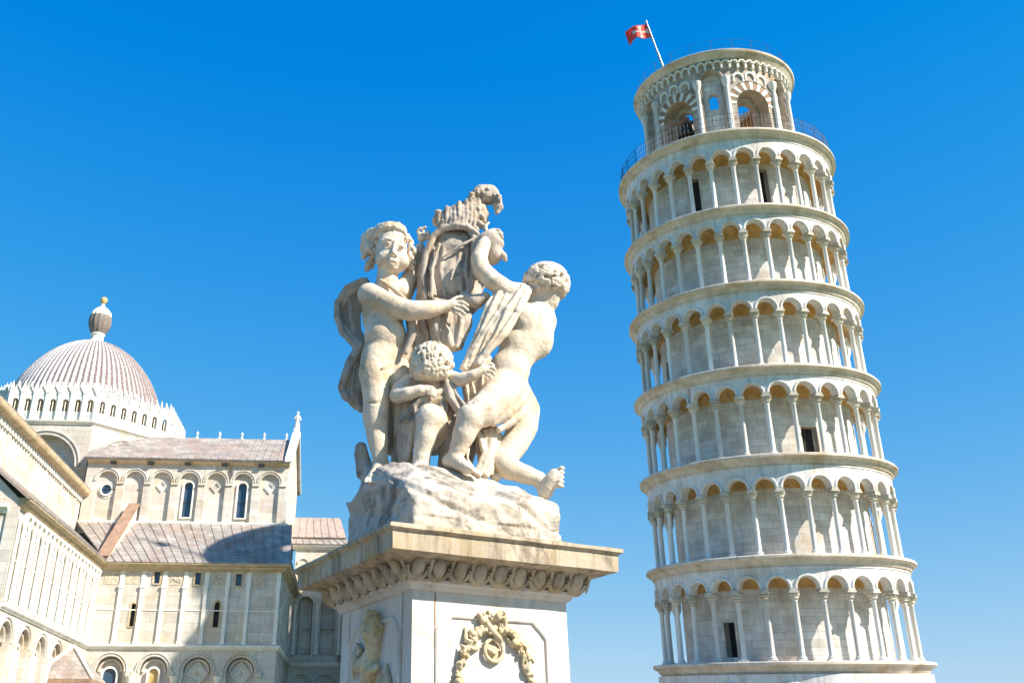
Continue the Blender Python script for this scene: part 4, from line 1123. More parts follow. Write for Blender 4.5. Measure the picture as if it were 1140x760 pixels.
# ---- small hipped porch in the corner by the aisle wall
pr = MB(); px_, py_ = 0.9, -6.4
pr.abox((px_ - 1.7, py_ - 1.7, 0), (px_ + 1.7, py_ + 1.7, 7.0))
po = cpart(pr, 'porch', 'church')
pr = MB(); v = pr.add([(px_ - 2.0, py_ - 2.0, 7.25), (px_ + 2.0, py_ - 2.0, 7.25), (px_ + 2.0, py_ + 2.0, 7.25), (px_ - 2.0, py_ + 2.0, 7.25), (px_, py_, 9.35)])
for q in ((0, 1, 4), (1, 2, 4), (2, 3, 4), (3, 0, 4), (0, 1, 2, 3)): pr.quad([v + e for e in q])
cpart(pr, 'porch_roof', 'roof_slab', po)
pr = MB(); pr.abox((px_ - 2.02, py_ - 2.02, 7.0), (px_ + 2.02, py_ + 2.02, 7.24)); cpart(pr, 'porch_eave', 'brown', po)
pr = MB()
for (sx, sy) in ((-1, -1), (1, -1)): pr.tube([(px_ + 2.0 * sx, py_ + 2.0 * sy, 7.3), (px_, py_, 9.42)], 0.11, 6)
cpart(pr, 'porch_ridge', 'church_trim', po)

# ================================================================== PEDESTAL OF THE FOUNTAIN
PA = R_(27.389); PS = 1.44; PZ = 2.75
P0 = Vector((-0.2622, 4.9306))
d_r = Vector((math.cos(PA), math.sin(PA))); d_l = Vector((-math.sin(PA), math.cos(PA)))
PC = P0 + (d_r + d_l) * (PS / 2)
M['marble'] = stone('marble', (0.64, 0.585, 0.52), 0.16, 1.2, stain=(0.50, 0.36, 0.22), stain_amt=0.7, stain_scale=1.8, streak=0.55, streak_col=(0.36, 0.30, 0.24), grime=0.35, glo=.55, bump=0.2, bscale=22)
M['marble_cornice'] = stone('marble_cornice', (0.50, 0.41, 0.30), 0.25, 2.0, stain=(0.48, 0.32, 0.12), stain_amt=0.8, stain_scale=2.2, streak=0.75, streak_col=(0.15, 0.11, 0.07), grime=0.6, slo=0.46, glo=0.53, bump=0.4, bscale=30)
M['marble_relief'] = stone('marble_relief', (0.56, 0.46, 0.30), 0.2, 5.0, stain=(0.45, 0.28, 0.09), stain_amt=0.8, stain_scale=7, grime=0.3, bump=0.5, bscale=40)
ped = empty('fountain_pedestal', (PC.x, PC.y, 0), (0, 0, PA))
tag(ped, 'square white marble pedestal with egg and dart cornice and carved garlands, under the cherub group', 'pedestal')
hs = PS / 2
def sq_sweep(prof, mat, name, wob=0.0):
    """prof: (inset from the lip, z), swept round the square, closed"""
    b = MB(); n = 14; rnd = random.Random(5)
    k = len(prof)
    loop = []
    for side in range(4):
        for i in range(n):
            loop.append((side, i / n))
    for (side, f) in loop:
        for (ins, z) in prof:
            h = hs - ins
            x = -h + 2 * h * f; y = -h
            for _ in range(side): x, y = -y, x
            w = rnd.uniform(-wob, wob)
            b.v.append((x, y, z + w * .5 if wob else z))
    T = len(loop)
    for i in range(T):
        i2 = (i + 1) % T
        for j in range(k):
            j2 = (j + 1) % k
            b.quad((i * k + j, i2 * k + j, i2 * k + j2, i * k + j2))
    return b.build(name, M[mat], ped, angle=30)
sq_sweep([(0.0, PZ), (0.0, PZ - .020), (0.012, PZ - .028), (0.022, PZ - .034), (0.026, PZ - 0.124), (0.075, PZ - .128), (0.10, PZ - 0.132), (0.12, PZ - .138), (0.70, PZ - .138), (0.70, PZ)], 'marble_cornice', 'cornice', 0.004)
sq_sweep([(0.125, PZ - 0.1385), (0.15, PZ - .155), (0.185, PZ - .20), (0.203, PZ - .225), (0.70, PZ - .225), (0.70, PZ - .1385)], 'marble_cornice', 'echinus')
sq_sweep([(0.19, PZ - .2255), (0.195, PZ - .24), (0.215, PZ - .25), (0.222, PZ - .262), (0.236, PZ - .275), (0.70, PZ - .275), (0.70, PZ - .2255)], 'marble', 'lower_moulding')
# eggs and darts, each side
egg = MB(); rnd = random.Random(8)
ne_ = 9
for side in range(4):
    for i in range(ne_):
        h = hs - 0.165; f = (i + .5) / ne_
        x = -h + 2 * h * f; y = -h - 0.012
        hb = MB()
        b = len(egg.v)
        hb.blob((0, 0, 0), (0.040, 0.036, 0.052), seed=i + side * 20, amp=0.07, sub=2)
        # shell round the egg
        pts = [(0.060 * math.cos(q), -0.004, -0.055 * math.sin(q) + 0.008) for q in [PI * t / 10 for t in range(11)]]
        hb.tube([(p[0], p[1], p[2]) for p in pts], 0.0125, 6)
        hb.tube([(0.075, -.002, 0.045), (0.075, -.006, -0.045)], [0.014, 0.005], 6)
        for (vx, vy, vz) in hb.v:
            # lean outwards with the moulding
            vy2 = vy - vz * 0.55; vx2 = vx + x; vy3 = vy2 + y; vz2 = vz + PZ - 0.183
            for _ in range(side): vx2, vy3 = -vy3, vx2
            egg.v.append((vx2, vy3, vz2))
        for f_, s_ in zip(hb.f, hb.smooth): egg.quad([b + q for q in f_], s_)
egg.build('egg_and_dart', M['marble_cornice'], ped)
# shaft with a framed panel on each face
SI = 0.243
sh_ = hs - SI
b = MB()
b.abox((-sh_, -sh_, 0.62), (sh_, sh_, PZ - 0.2752))
b.build('shaft', M['marble'], ped)
sq_sweep([(0.10, 0.0), (0.10, 0.32), (0.13, 0.36), (0.16, 0.40), (0.20, 0.5), (0.22, 0.62), (0.7, 0.62), (0.7, 0.0)], 'marble', 'plinth')
def face(side):
    def f(x, z, out):
        vx, vy = x, -sh_ - out
        for _ in range(side): vx, vy = -vy, vx
        return (vx, vy, z)
    return f
for side in (0, 3):
    fm_ = face(side)
    b = MB(); w = 0.335; zt = PZ - 0.39; zb = 0.9; r = 0.085
    # frame with notched corners
    path = [(-w + r, zt), (w - r, zt), (w - r * .75, zt - r * .25), (w - r * .4, zt - r * .55), (w, zt - r), (w, zb), (-w, zb), (-w, zt - r), (-w + r * .4, zt - r * .55), (-w + r * .75, zt - r * .25)]
    n = len(path)
    prof = [(-0.014, 0.0), (-0.010, 0.010), (0.0, 0.014), (0.010, 0.010), (0.014, 0.0)]
    for i in range(n):
        p = Vector(path[i]); a = Vector(path[i - 1]); c = Vector(path[(i + 1) % n])
        t = ((p - a).normalized() + (c - p).normalized()).normalized(); o = Vector((-t.y, t.x))
        for (q, h) in prof: b.v.append(fm_(p.x + o.x * q, p.y + o.y * q, h + .0005))
    k = len(prof)
    for i in range(n):
        i2 = (i + 1) % n
        for j in range(k - 1): b.quad((i * k + j, i2 * k + j, i2 * k + j + 1, i * k + j + 1))
    b.build('panel_frame', M['marble'], ped, angle=60)
# joints between the slabs of the shaft
for side, xs in ((0, (-0.345,)), (3, (-0.36, 0.36))):
    fj = face(side)
    for x in xs:
        b = MB(); rnd = random.Random(int(x * 100) + side)
        zz = [0.63 + (PZ - 0.28 - 0.63) * i / 24 for i in range(25)]
        for z in zz:
            w_ = 0.0022 + rnd.uniform(0, .0025); o_ = rnd.uniform(-.002, .002)
            b.v += [fj(x + o_ - w_, z, .0012), fj(x + o_ + w_, z, .0012)]
        for i in range(24): b.quad((2 * i, 2 * i + 1, 2 * i + 3, 2 * i + 2))
        b.build('slab_joint', M['brown'], ped)
# carved reliefs: garland on the right-hand face, worn figure and shield on the shaded left-hand face
def relief(side, name, shapes, x0, x1, z0, z1, vox=0.0042, amp=0.003, depth=0.10):
    s = Sculpt((x0, -sh_ - depth, z0), (x1, -sh_ + 0.03, z1), vox)
    for sh in shapes: sh(s)
    s.noise(amp, 45, 2)
    o = s.build(name, M['marble_relief'], ped, (0, 0, 0)); o.rotation_euler = (0, 0, R_(90) * side)
    return o
zt = PZ - 0.40
def fruit(s, x, z, r, rnd, n=5):
    for q in range(n):
        c = (x + rnd.uniform(-1, 1) * r, -sh_ - 0.010 - rnd.uniform(0, .022), z + rnd.uniform(-1, 1) * r)
        rr = r * rnd.uniform(.45, .8)
        if rnd.random() < .5: s.ell(c, (rr, rr, rr * rnd.uniform(.8, 1.2)), 0.004)
        else:                                   # a curled leaf
            a = rnd.uniform(0, 6.28); dx_, dz_ = math.cos(a) * r * 1.3, math.sin(a) * r * 1.3
            s.limb([(c[0] - dx_ * .6, c[1] + .004, c[2] - dz_ * .6), (c[0], c[1] - .012, c[2]), (c[0] + dx_ * .6, c[1] + .002, c[2] + dz_ * .6)], [rr * .35, rr * .6, rr * .2], 0.003)
def swag(sgn):
    def f(s):
        rnd = random.Random(31 + sgn)
        for i in range(16):
            t = i / 15.0; a = PI * (0.44 - 0.44 * t)
            x = sgn * 0.225 * math.cos(a); z = zt - 0.36 + 0.33 * math.sin(a)
            fruit(s, x, z, 0.021 + 0.007 * math.sin(i * 1.9), rnd, 5)
        for i in range(9):
            fruit(s, sgn * (0.232 - 0.0007 * i * i), zt - 0.38 - 0.035 * i, 0.023 + .006 * math.sin(i * 2.3), rnd, 5)
    return f
relief(0, 'garland', [swag(1)], 0.02, 0.30, PZ - 1.1, PZ - 0.36)
relief(0, 'garland', [swag(-1)], -0.30, -0.02, PZ - 1.1, PZ - 0.36)
def knot(s):
    rnd = random.Random(6); Y = -sh_
    for (x, z, r) in ((-0.075, zt + 0.002, .026), (-0.04, zt + 0.02, .018), (0.0, zt + 0.01, .02), (0.045, zt + 0.02, .02), (0.0, zt - .05, .02)): fruit(s, x, z, r, rnd, 5)
    s.limb([(-0.06, Y - .02, zt), (-0.03, Y - .035, zt - .05), (0.015, Y - .035, zt - .085), (0.045, Y - .02, zt - .115)], [.015, .019, .016, .008], .004)
    s.limb([(0.02, Y - .02, zt + .03), (0.062, Y - .032, zt + .012), (0.06, Y - .03, zt - .035), (.03, Y - .03, zt - .06)], [.010, .013, .010, .008], .004)
    for q in range(24):
        a, b = 2 * PI * q / 24, 2 * PI * (q + 1) / 24
        s.limb([(-0.008 + .055 * math.cos(a), Y - .02, zt - .15 + .055 * math.sin(a)), (-0.008 + .055 * math.cos(b), Y - .02, zt - .15 + .055 * math.sin(b))], [.0105, .0105], .003)
    s.ell((-0.008, Y, zt - .15), (.05, .014, .05), .004)
    s.limb([(-.04, Y - .016, zt - .145), (-.008, Y - .024, zt - .165), (.024, Y - .016, zt - .145)], [.006, .012, .006], .004)
relief(0, 'garland_knot', [knot], -0.15, 0.15, PZ - 0.66, PZ - 0.33, vox=0.0036, amp=.002)
def rib_l(s):
    Y = -sh_
    s.limb([(-0.17, Y - .008, zt - .05), (-0.175, Y - .02, zt - .10), (-0.155, Y - .022, zt - .14), (-0.12, Y - .02, zt - .15), (-0.085, Y - .016, zt - .135)], [.008, .012, .011, .010, .007], .004)
    s.limb([(-0.12, Y - .02, zt - .15), (-0.115, Y - .025, zt - .10), (-.12, Y - .012, zt - .06)], [.009, .011, .006], .004)
def rib_r(s):
    Y = -sh_
    s.limb([(0.08, Y - .008, zt - .08), (0.11, Y - .02, zt - .12), (0.15, Y - .022, zt - .12), (0.175, Y - .02, zt - .17), (0.17, Y - .016, zt - .215)], [.008, .014, .012, .011, .007], .004)
    s.limb([(0.13, Y - .02, zt - .12), (0.145, Y - .025, zt - .07)], [.009, .005], .004)
relief(0, 'ribbon', [rib_l], -0.21, -0.06, PZ - 0.62, PZ - 0.42, amp=.0015); relief(0, 'ribbon', [rib_r], 0.05, 0.21, PZ - 0.66, PZ - 0.42, amp=.0015)
def figure(s):
    Y = -sh_; rnd = random.Random(77)
    s.ell((0.05, Y - .02, PZ - .43), (.080, .060, .088), .015); s.ell((0.065, Y - .055, PZ - .455), (.045, .030, .05), .02)
    s.limb([(0.075, Y - .085, PZ - .43), (0.078, Y - .095, PZ - .455)], [.010, .016], .008)
    for q in (-.028, .028): s.ell((0.072 + q, Y - .09, PZ - .428), (.014, .014, .010), .006, 'sub')
    s.limb([(0.05, Y - .088, PZ - .49), (.095, Y - .088, PZ - .49)], [.005, .005], .006, 'sub')
    for q in range(46):
        a = rnd.uniform(.2, 3.3); r = rnd.uniform(.06, .095)
        c = (0.045 - r * math.cos(a) * .95, Y - .03 - rnd.uniform(0, .03), PZ - .425 + r * math.sin(a))
        s.limb([(c[0], c[1], c[2]), (c[0] + rnd.uniform(-.02, .02), c[1] - .008, c[2] - .02), (c[0] + rnd.uniform(-.02, .02), c[1], c[2] - .035)], [.011, .010, .006], .004)
    s.limb([(0.05, Y - .01, PZ - .52), (0.0, Y - .015, PZ - .60), (-.03, Y - .01, PZ - .72)], [.055, .060, .045], .03)
    s.limb([(-0.02, Y - .02, PZ - .56), (-.10, Y - .04, PZ - .60), (-.17, Y - .03, PZ - .55), (-.20, Y - .01, PZ - .48)], [.035, .034, .028, .015], .02)
    for q in range(7): s.limb([(-.12 - .012 * q, Y - .03, PZ - .52 - .012 * q), (-.20 - .004 * q, Y - .02, PZ - .47 - .03 * q)], [.016, .007], .006)
    s.limb([(.02, Y - .03, PZ - .58), (.07, Y - .05, PZ - .64), (.12, Y - .03, PZ - .62)], [.03, .026, .018], .015)
relief(3, 'carved_figure', [figure], -0.26, 0.20, PZ - 0.86, PZ - 0.30, vox=.005, amp=.006, depth=.14)
def shieldr(s):
    Y = -sh_
    s.ell((0.13, Y + .005, PZ - .85), (.115, .040, .20), .01); s.ell((0.13, Y - .045, PZ - .85), (.075, .03, .15), .02, 'sub')
    s.limb([(0.20, Y - .01, PZ - .62), (.245, Y - .02, PZ - .72), (.225, Y - .015, PZ - .82), (.255, Y - .02, PZ - .93), (.21, Y - .01, PZ - 1.08)], [.010, .020, .012, .020, .010], .008)
relief(3, 'carved_shield', [shieldr], -0.02, 0.30, PZ - 1.12, PZ - 0.58, vox=.005, amp=.004)

# ================================================================== THE CARVED GROUP OF CHERUBS
# carved from distance fields: rounded limbs, muscles and folds blended into one skin
SY = PC.y
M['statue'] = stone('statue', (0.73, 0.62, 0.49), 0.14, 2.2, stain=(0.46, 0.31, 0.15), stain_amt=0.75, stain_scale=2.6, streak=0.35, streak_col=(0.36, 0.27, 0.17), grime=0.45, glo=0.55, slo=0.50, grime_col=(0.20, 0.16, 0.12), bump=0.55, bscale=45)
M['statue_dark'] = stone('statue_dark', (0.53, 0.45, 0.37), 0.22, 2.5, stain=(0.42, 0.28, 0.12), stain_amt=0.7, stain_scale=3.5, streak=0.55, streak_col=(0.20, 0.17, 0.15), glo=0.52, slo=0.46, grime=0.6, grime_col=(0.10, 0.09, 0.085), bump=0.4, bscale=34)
M['rock'] = stone('rock', (0.58, 0.51, 0.43), 0.25, 1.6, stain=(0.46, 0.38, 0.28), stain_amt=0.6, stain_scale=2.0, streak=0.2, streak_col=(0.30, 0.26, 0.22), grime=0.85, glo=0.50, grime_col=(0.14, 0.12, 0.10), bump=0.5, bscale=18)

PX = 1.0 / 188.2 * 1.0                          # metres per picture pixel at the statue
SO = Vector((PC.x, PC.y, PZ))                   # foot of the group: middle of the pedestal top
statue = empty('cherub_statue', SO)
tag(statue, 'weathered cream marble group of three cherubs holding a crowned shield, on the pedestal', 'statue')
def p(px, py, dy=0.0):
    """a joint of the group: where the photograph shows it, dy metres behind (or before) the middle of the pedestal"""
    v = at(px, py, SY + dy); return (v.x, v.y, v.z)
def R(*a): return [q * PX * 0.97 for q in a]
def box_of(x0, y0, x1, y1, d0, d1):
    c = [p(x, y, d) for x in (x0, x1) for y in (y0, y1) for d in (d0, d1)]
    c = np.array(c); return c.min(0), c.max(0)
def fingers(s, tips, base, r=2.3, k=0.004):
    for (b_, mid, t_) in tips:
        s.limb([p(*b_), p(*mid), p(*t_)], R(r, r * .95, r * .75), k)

# ---------------- cherub standing on the left
lo, hi = box_of(390, 236, 535, 545, -0.30, 0.30)
s = Sculpt(lo, hi, 0.0062)
s.ell(p(427, 396, 0.0), R(24, 20, 21), 0.03); s.ell(p(429, 374, -.03), R(27, 24, 25), 0.04); s.ell(p(426, 358, -.01), R(25, 20, 18), 0.05)
s.ell(p(426, 345, 0.0), R(27, 20, 27), 0.04); s.ell(p(417, 343, -.06), R(11, 7, 9), 0.03); s.ell(p(440, 344, -.05), R(11, 7, 9), 0.03)
s.ell(p(411, 328, 0.0), R(14, 14, 12), 0.03); s.ell(p(445, 324, 0.04), R(12, 12, 11), 0.06)
s.limb([p(429, 324, 0.01), p(432, 302, -.01)], R(15, 14), 0.03)
# near arm across the chest, far arm raised behind the shield
s.limb([p(411, 328, -.03), p(426, 336, -.10), p(441, 342, -.14), p(456, 346, -.16), p(474, 345, -.16), p(496, 341, -.14)], R(15.5, 15.2, 14.4, 13, 12, 8), 0.015)
s.ell(p(503, 340, -.14), R(9, 7, 7.5), 0.015)
fingers(s, [((508, 336, -.15), (515, 336, -.16), (521, 340, -.15)), ((508, 340, -.16), (516, 341, -.17), (521, 345, -.16)), ((507, 344, -.16), (514, 346, -.165), (518, 350, -.155)), ((505, 347, -.15), (511, 350, -.16), (514, 354, -.15)), ((502, 335, -.14), (508, 331, -.13), (514, 330, -.12))], None)
s.limb([p(448, 324, .04), p(455, 310, .09), p(462, 292, .12), p(468, 275, .12)], R(11, 10, 8.5, 6), 0.02)
s.ell(p(470, 264, .11), R(6.5, 6, 7.5), 0.012)
fingers(s, [((467, 262, .10), (465, 257, .09), (468, 254, .08)), ((471, 260, .10), (471, 254, .09), (474, 253, .08)), ((474, 262, .10), (477, 258, .09), (478, 262, .08)), ((475, 266, .10), (479, 264, .09), (478, 269, .085))], None)
# legs
s.limb([p(422, 396, -.02), p(418, 415, -.04), p(418, 432, -.05), p(419, 444, -.05)], R(22, 21, 17.5, 15.5), 0.03)
s.limb([p(419, 442, -.05), p(418, 462, -.03), p(420, 485, -.02), p(423, 508, -.03), p(424, 520, -.03)], R(15.5, 16, 13, 9.5, 10), 0.02)
s.limb([p(424, 520, -.03), p(419, 528, -.10), p(415, 533, -.17)], R(9.5, 8.5, 7), 0.02)
fingers(s, [((410 + q * 3.6, 532, -.17), (408 + q * 3.8, 534, -.20), (407 + q * 4, 536, -.22)) for q in range(5)], None, r=2.6)
s.limb([p(438, 398, .04), p(447, 425, .03), p(449, 442, .04)], R(19, 17, 14), 0.03)
s.limb([p(449, 442, .04), p(447, 470, .10), p(444, 505, .13), p(440, 520, .08)], R(14, 13, 9, 7), 0.02)
s.limb([p(429, 377, -.155), p(429, 380, -.16)], R(2.2, 2.2), 0.01, 'sub')
s.limb([p(403, 408, -.06), p(425, 412, -.13), p(437, 408, -.11)], R(1.3, 1.6, 1.3), 0.012, 'sub')
s.limb([p(404, 446, -.08), p(420, 449, -.13), p(432, 446, -.10)], R(1.0, 1.3, 1.0), 0.012, 'sub')
p_body, R_body = p, R
HS = 0.885                                      # a child's head, a little turned and tilted
def p(px, py, dy=0.0):
    x_, y_ = (px - 434) * HS, (py - 288) * HS
    return p_body(435 + x_ - y_ * .06, 286.5 + y_ + x_ * .05, -.02 + (dy + .02) * .92)
def R(*a): return [q * HS for q in R_body(*a)]
# head
HC = p(434, 279, -.02)
s.ell(HC, R(24.5, 26, 28), 0.012)
s.ell(p(436, 289, -.05), R(22.5, 21, 18), 0.02); s.ell(p(428, 296, -.05), R(11, 11, 10), .03); s.ell(p(445, 297, -.045), R(11, 11, 10), .03)
s.ell(p(425, 290, -.085), R(11, 11, 10.5), 0.03); s.ell(p(448, 292, -.075), R(11, 11, 10.5), 0.03)
s.ell(p(437, 301, -.090), R(8, 7.5, 5.5), 0.025)
s.ell(p(436, 262, -.09), R(17, 9, 9), 0.02)
s.ell(p(428.5, 271.5, -.178), R(6.2, 6, 4.6), 0.012, 'sub'); s.ell(p(447, 275, -.170), R(6.0, 6, 4.6), 0.012, 'sub')
s.ell(p(429, 272, -.140), R(4.2, 3.6, 3.2), 0.004); s.ell(p(446.5, 275.3, -.132), R(4.1, 3.6, 3.2), 0.004)
s.limb([p(423.5, 271, -.157), p(429, 269.3, -.166), p(434, 272, -.160)], R(1.0, 1.2, 1.0), 0.004); s.limb([p(441.5, 274, -.157), p(446.5, 272.6, -.160), p(451.5, 275.5, -.148)], R(1.0, 1.2, 1.0), 0.004)
s.limb([p(423.5, 273.8, -.155), p(429, 275.3, -.160), p(434, 274.5, -.157)], R(.8, .9, .8), 0.004); s.limb([p(441.5, 277, -.150), p(446.5, 278.6, -.152), p(451.5, 277.5, -.143)], R(.8, .9, .8), 0.004)
s.limb([p(421, 267.5, -.140), p(427, 264.5, -.152), p(433.5, 265.5, -.155)], R(.8, .9, .7), 0.016); s.limb([p(442.5, 267.5, -.152), p(449, 268, -.144), p(454, 271.5, -.125)], R(.8, .9, .7), 0.016)
s.limb([p(438.2, 268, -.152), p(437.5, 276, -.160), p(437, 281.5, -.172)], R(1.8, 2.2, 3.0), 0.014)
s.ell(p(433.2, 284.2, -.160), R(2.5, 2.4, 2.0), 0.006); s.ell(p(440.9, 285, -.158), R(2.5, 2.4, 2.0), 0.006)
s.limb([p(434.4, 286.2, -.184), p(434.6, 286.4, -.18)], R(1.1, 1.1), 0.003, 'sub'); s.limb([p(439.4, 286.8, -.182), p(439.2, 287, -.178)], R(1.1, 1.1), 0.003, 'sub')
s.ell(p(436.4, 292.5, -.132), R(7.5, 5, 5), 0.025)
s.limb([p(431.5, 292.4, -.150), p(434.3, 290.8, -.158), p(436.4, 291.5, -.159), p(438.7, 291.2, -.157), p(441.8, 293.4, -.147)], R(.8, 1.4, 1.2, 1.4, .8), 0.006)
s.limb([p(433, 295.7, -.149), p(436.4, 296.5, -.156), p(440.2, 296.3, -.147)], R(.9, 1.7, .9), 0.006)
s.limb([p(431, 293.6, -.163), p(436.4, 294.0, -.171), p(442, 294.8, -.158)], R(.7, 1.2, .7), 0.003, 'sub')
s.ell(p(458, 284, .0), R(4, 5, 7), 0.01); s.ell(p(411.5, 281, .0), R(4, 5, 7), 0.01)
p, R = p_body, R_body
s.limb([p(430, 352, -.14), p(432, 368, -.165)], R(.8, .8), 0.012, 'sub')
s.noise(0.0014, 30, 2)
ch1 = s.build('cherub', M['statue'], statue, SO)
ch1["label"] = "standing cherub with a headcloth, reaching across to the shield"

# its hair and headcloth
lo, hi = box_of(386, 236, 470, 318, -0.24, 0.24)
s = Sculpt(lo, hi, 0.0056)
def p(px, py, dy=0.0):
    x_, y_ = (px - 434) * HS, (py - 288) * HS
    return p_body(435 + x_ - y_ * .06, 286.5 + y_ + x_ * .05, -.02 + (dy + .02) * .92)
def R(*a): return [q * HS for q in R_body(*a)]
s.ell(p(432, 268, .03), R(27, 29, 23), 0.01); s.ell(p(432, 256, -.02), R(25, 26, 11), 0.015)
s.limb([p(411, 266, -.05), p(415, 256, -.10), p(425, 250.5, -.130), p(437, 249.5, -.135), p(448, 254, -.115), p(456, 264, -.07)], R(2.8, 3, 3.2, 3.2, 3, 2.5), 0.02)
s.limb([p(436, 252, -.11), p(441, 246, -.07)], R(5, 3.5), 0.015)
s.limb([p(411, 258, -.02), p(404, 266, .02), p(402, 278, .04)], R(8, 10, 9), 0.015)
s.limb([p(398, 263, .0), p(406, 256, -.03), p(416, 253, -.07)], R(3, 3.5, 3.5), 0.012)
for q in range(30):
    rnd = random.Random(q + 300)
    x0 = rnd.uniform(412, 456); y0 = 250 + abs(x0 - 435) * .22 + rnd.uniform(0, 6)
    s.limb([p(x0, y0, -.12 + abs(x0 - 434) * .002), p(x0 + (x0 - 434) * .12, y0 + 5, -.135 + abs(x0 - 434) * .003), p(x0 + (x0 - 434) * .2 + rnd.uniform(-2, 2), y0 + 9, -.13 + abs(x0 - 434) * .0035)], R(1.7, 2.0, 1.2), 0.004)
rnd = random.Random(4)
for q in range(26):
    a = rnd.uniform(0, 1)
    x = 405 + rnd.uniform(-6, 6); y = 264 + 34 * a; d = rnd.uniform(-.02, .10)
    s.limb([p(x, y, d), p(x + rnd.uniform(-4, 4), y + 5, d - .012), p(x + rnd.uniform(-4, 4), y + 9, d)], R(4.2, 3.6, 2.6), 0.006)
for q in range(12):
    x = 458 + rnd.uniform(-2, 4); y = 266 + q * 2.7; d = rnd.uniform(-.04, .06)
    s.limb([p(x, y, d), p(x + 2, y + 3, d - .01), p(x - 1, y + 6, d)], R(3.2, 3, 2.2), 0.005)
s.ell(p(437, 285, -.20), R(20, 24, 25), 0.006, 'sub')
s.noise(0.004, 34, 2)
p, R = p_body, R_body
h1 = s.build('hair', M['statue'], ch1, SO)

# capes and drapery of the left cherub
def folds(s, paths, r, k=0.012, wave=0.0, seed=0):
    """cloth as a sheet of ridges: paths is a list of point lists, one ridge each"""
    for i in range(len(paths) - 1):            # the cloth between the ridges
        a, b = paths[i], paths[i + 1]
        if len(a) == len(b) and max(abs(a[q][0] - b[q][0]) + abs(a[q][1] - b[q][1]) for q in range(len(a))) < 22:
            mid = [tuple((a[q][w_] + b[q][w_]) / 2 + (0.014 if w_ == 2 else 0) for w_ in range(3)) for q in range(len(a))]
            s.limb([p(*q) for q in mid], R(*([r * 0.95] * len(mid))), k * 1.3)
    for i, pa in enumerate(paths):
        n = len(pa); rr = [r * (0.8 + 0.4 * math.sin(i * 2.1 + seed)) * (0.8 + .4 * math.sin(j * 1.9 + i)) for j in range(n)]
        s.limb([p(*q) for q in pa], R(*rr), k)
def sheet(A, B, n, dd=0.012, seed=1):
    """n ridges between the paths A and B, alternating in depth"""
    rnd = random.Random(seed); out = []
    for i in range(n):
        t = i / (n - 1.0); row = []
        for a, b in zip(A, B):
            w = (-1) ** i * dd
            wv_ = 2.2 * math.sin(len(row) * 1.7 + i * 0.9 + seed)
            row.append((a[0] + (b[0] - a[0]) * t + rnd.uniform(-1.4, 1.4) + wv_, a[1] + (b[1] - a[1]) * t, a[2] + (b[2] - a[2]) * t + w + rnd.uniform(-.004, .004)))
        out.append(row)
    return out
lo, hi = box_of(368, 300, 478, 545, -0.20, 0.32)
s = Sculpt(lo, hi, 0.0066)
folds(s, sheet([(402, 314, .05), (384, 326, .10), (377, 347, .12), (381, 370, .12), (397, 385, .10)], [(408, 316, .08), (402, 330, .14), (400, 350, .16), (402, 368, .15), (406, 384, .10)], 7, .012), 5, .009)
s.limb([p(403, 312, .02), p(386, 320, .06), p(375, 338, .08), p(375, 352, .08), p(381, 370, .08), p(396, 386, .07)], R(3.5, 4, 4, 4, 4, 4), 0.01)
folds(s, sheet([(398, 382, .07), (386, 404, .08), (380, 430, .07), (381, 440, .06)], [(418, 392, .12), (412, 420, .14), (404, 445, .12), (402, 455, .12)], 8, .012), 4.6, .008)
folds(s, sheet([(452, 345, -.05), (456, 370, -.05), (446, 400, -.04), (436, 430, .04), (433, 470, .08), (430, 500, .10)], [(470, 345, .0), (474, 372, .0), (466, 402, .02), (452, 440, .08), (446, 480, .12), (440, 505, .14)], 6, .012), 5.0, .010)
s.limb([p(424, 312, -.07), p(438, 322, -.09), p(450, 332, -.085), p(456, 350, -.10), p(460, 372, -.10), p(452, 392, -.09)], R(2.8, 3, 3, 4, 4, 3), 0.01)
s.limb([p(402, 498, .06), p(405, 515, .06), p(411, 532, .04)], R(7, 9, 11), 0.015); s.limb([p(398, 504, .06), p(402, 528, .05)], R(4, 6), 0.01)
s.noise(0.003, 20, 2)
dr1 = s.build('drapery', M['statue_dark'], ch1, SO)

# ---------------- crouching cherub in the middle
lo, hi = box_of(428, 372, 562, 545, -0.34, 0.28)
s = Sculpt(lo, hi, 0.0064)
s.ell(p(483, 402, -.12), R(22, 21, 21), 0.012); s.ell(p(476, 410, -.13), R(14, 14, 13), 0.02)
s.limb([p(484, 415, -.08), p(481, 432, -.02)], R(13, 15), 0.03)
s.ell(p(481, 440, .0), R(25, 22, 22), 0.04); s.ell(p(478, 465, .04), R(25, 24, 24), 0.04); s.ell(p(482, 490, .06), R(23, 24, 18), 0.04)
s.limb([p(482, 478, -.02), p(481, 468, -.14), p(479, 465, -.17)], R(20, 19, 17), 0.03)
s.limb([p(479, 466, -.17), p(474, 485, -.17), p(470, 505, -.15), p(468, 520, -.14)], R(16.5, 13.5, 10.5, 10), 0.02)
s.limb([p(468, 520, -.14), p(463, 526, -.20), p(460, 529, -.25)], R(9, 8, 6.5), 0.02)
fingers(s, [((453 + q * 3.6, 528, -.24), (452 + q * 3.8, 530, -.27), (451 + q * 4, 532, -.285)) for q in range(5)], None, r=2.4)
s.limb([p(499, 420, -.06), p(512, 423, -.15), p(526, 418, -.19), p(537, 412, -.20)], R(10, 8.5, 7, 5), 0.02)
s.ell(p(540, 411, -.20), R(6.5, 4.5, 5), 0.01)
fingers(s, [((542, 407, -.20), (547, 405, -.205), (550, 407, -.20)), ((543, 410, -.205), (549, 409, -.21), (552, 412, -.2)), ((543, 413, -.205), (548, 414, -.21), (550, 417, -.2)), ((541, 416, -.2), (545, 419, -.2), (546, 421, -.195)), ((537, 407, -.2), (539, 402, -.2), (543, 400, -.195))], None, r=2.1)
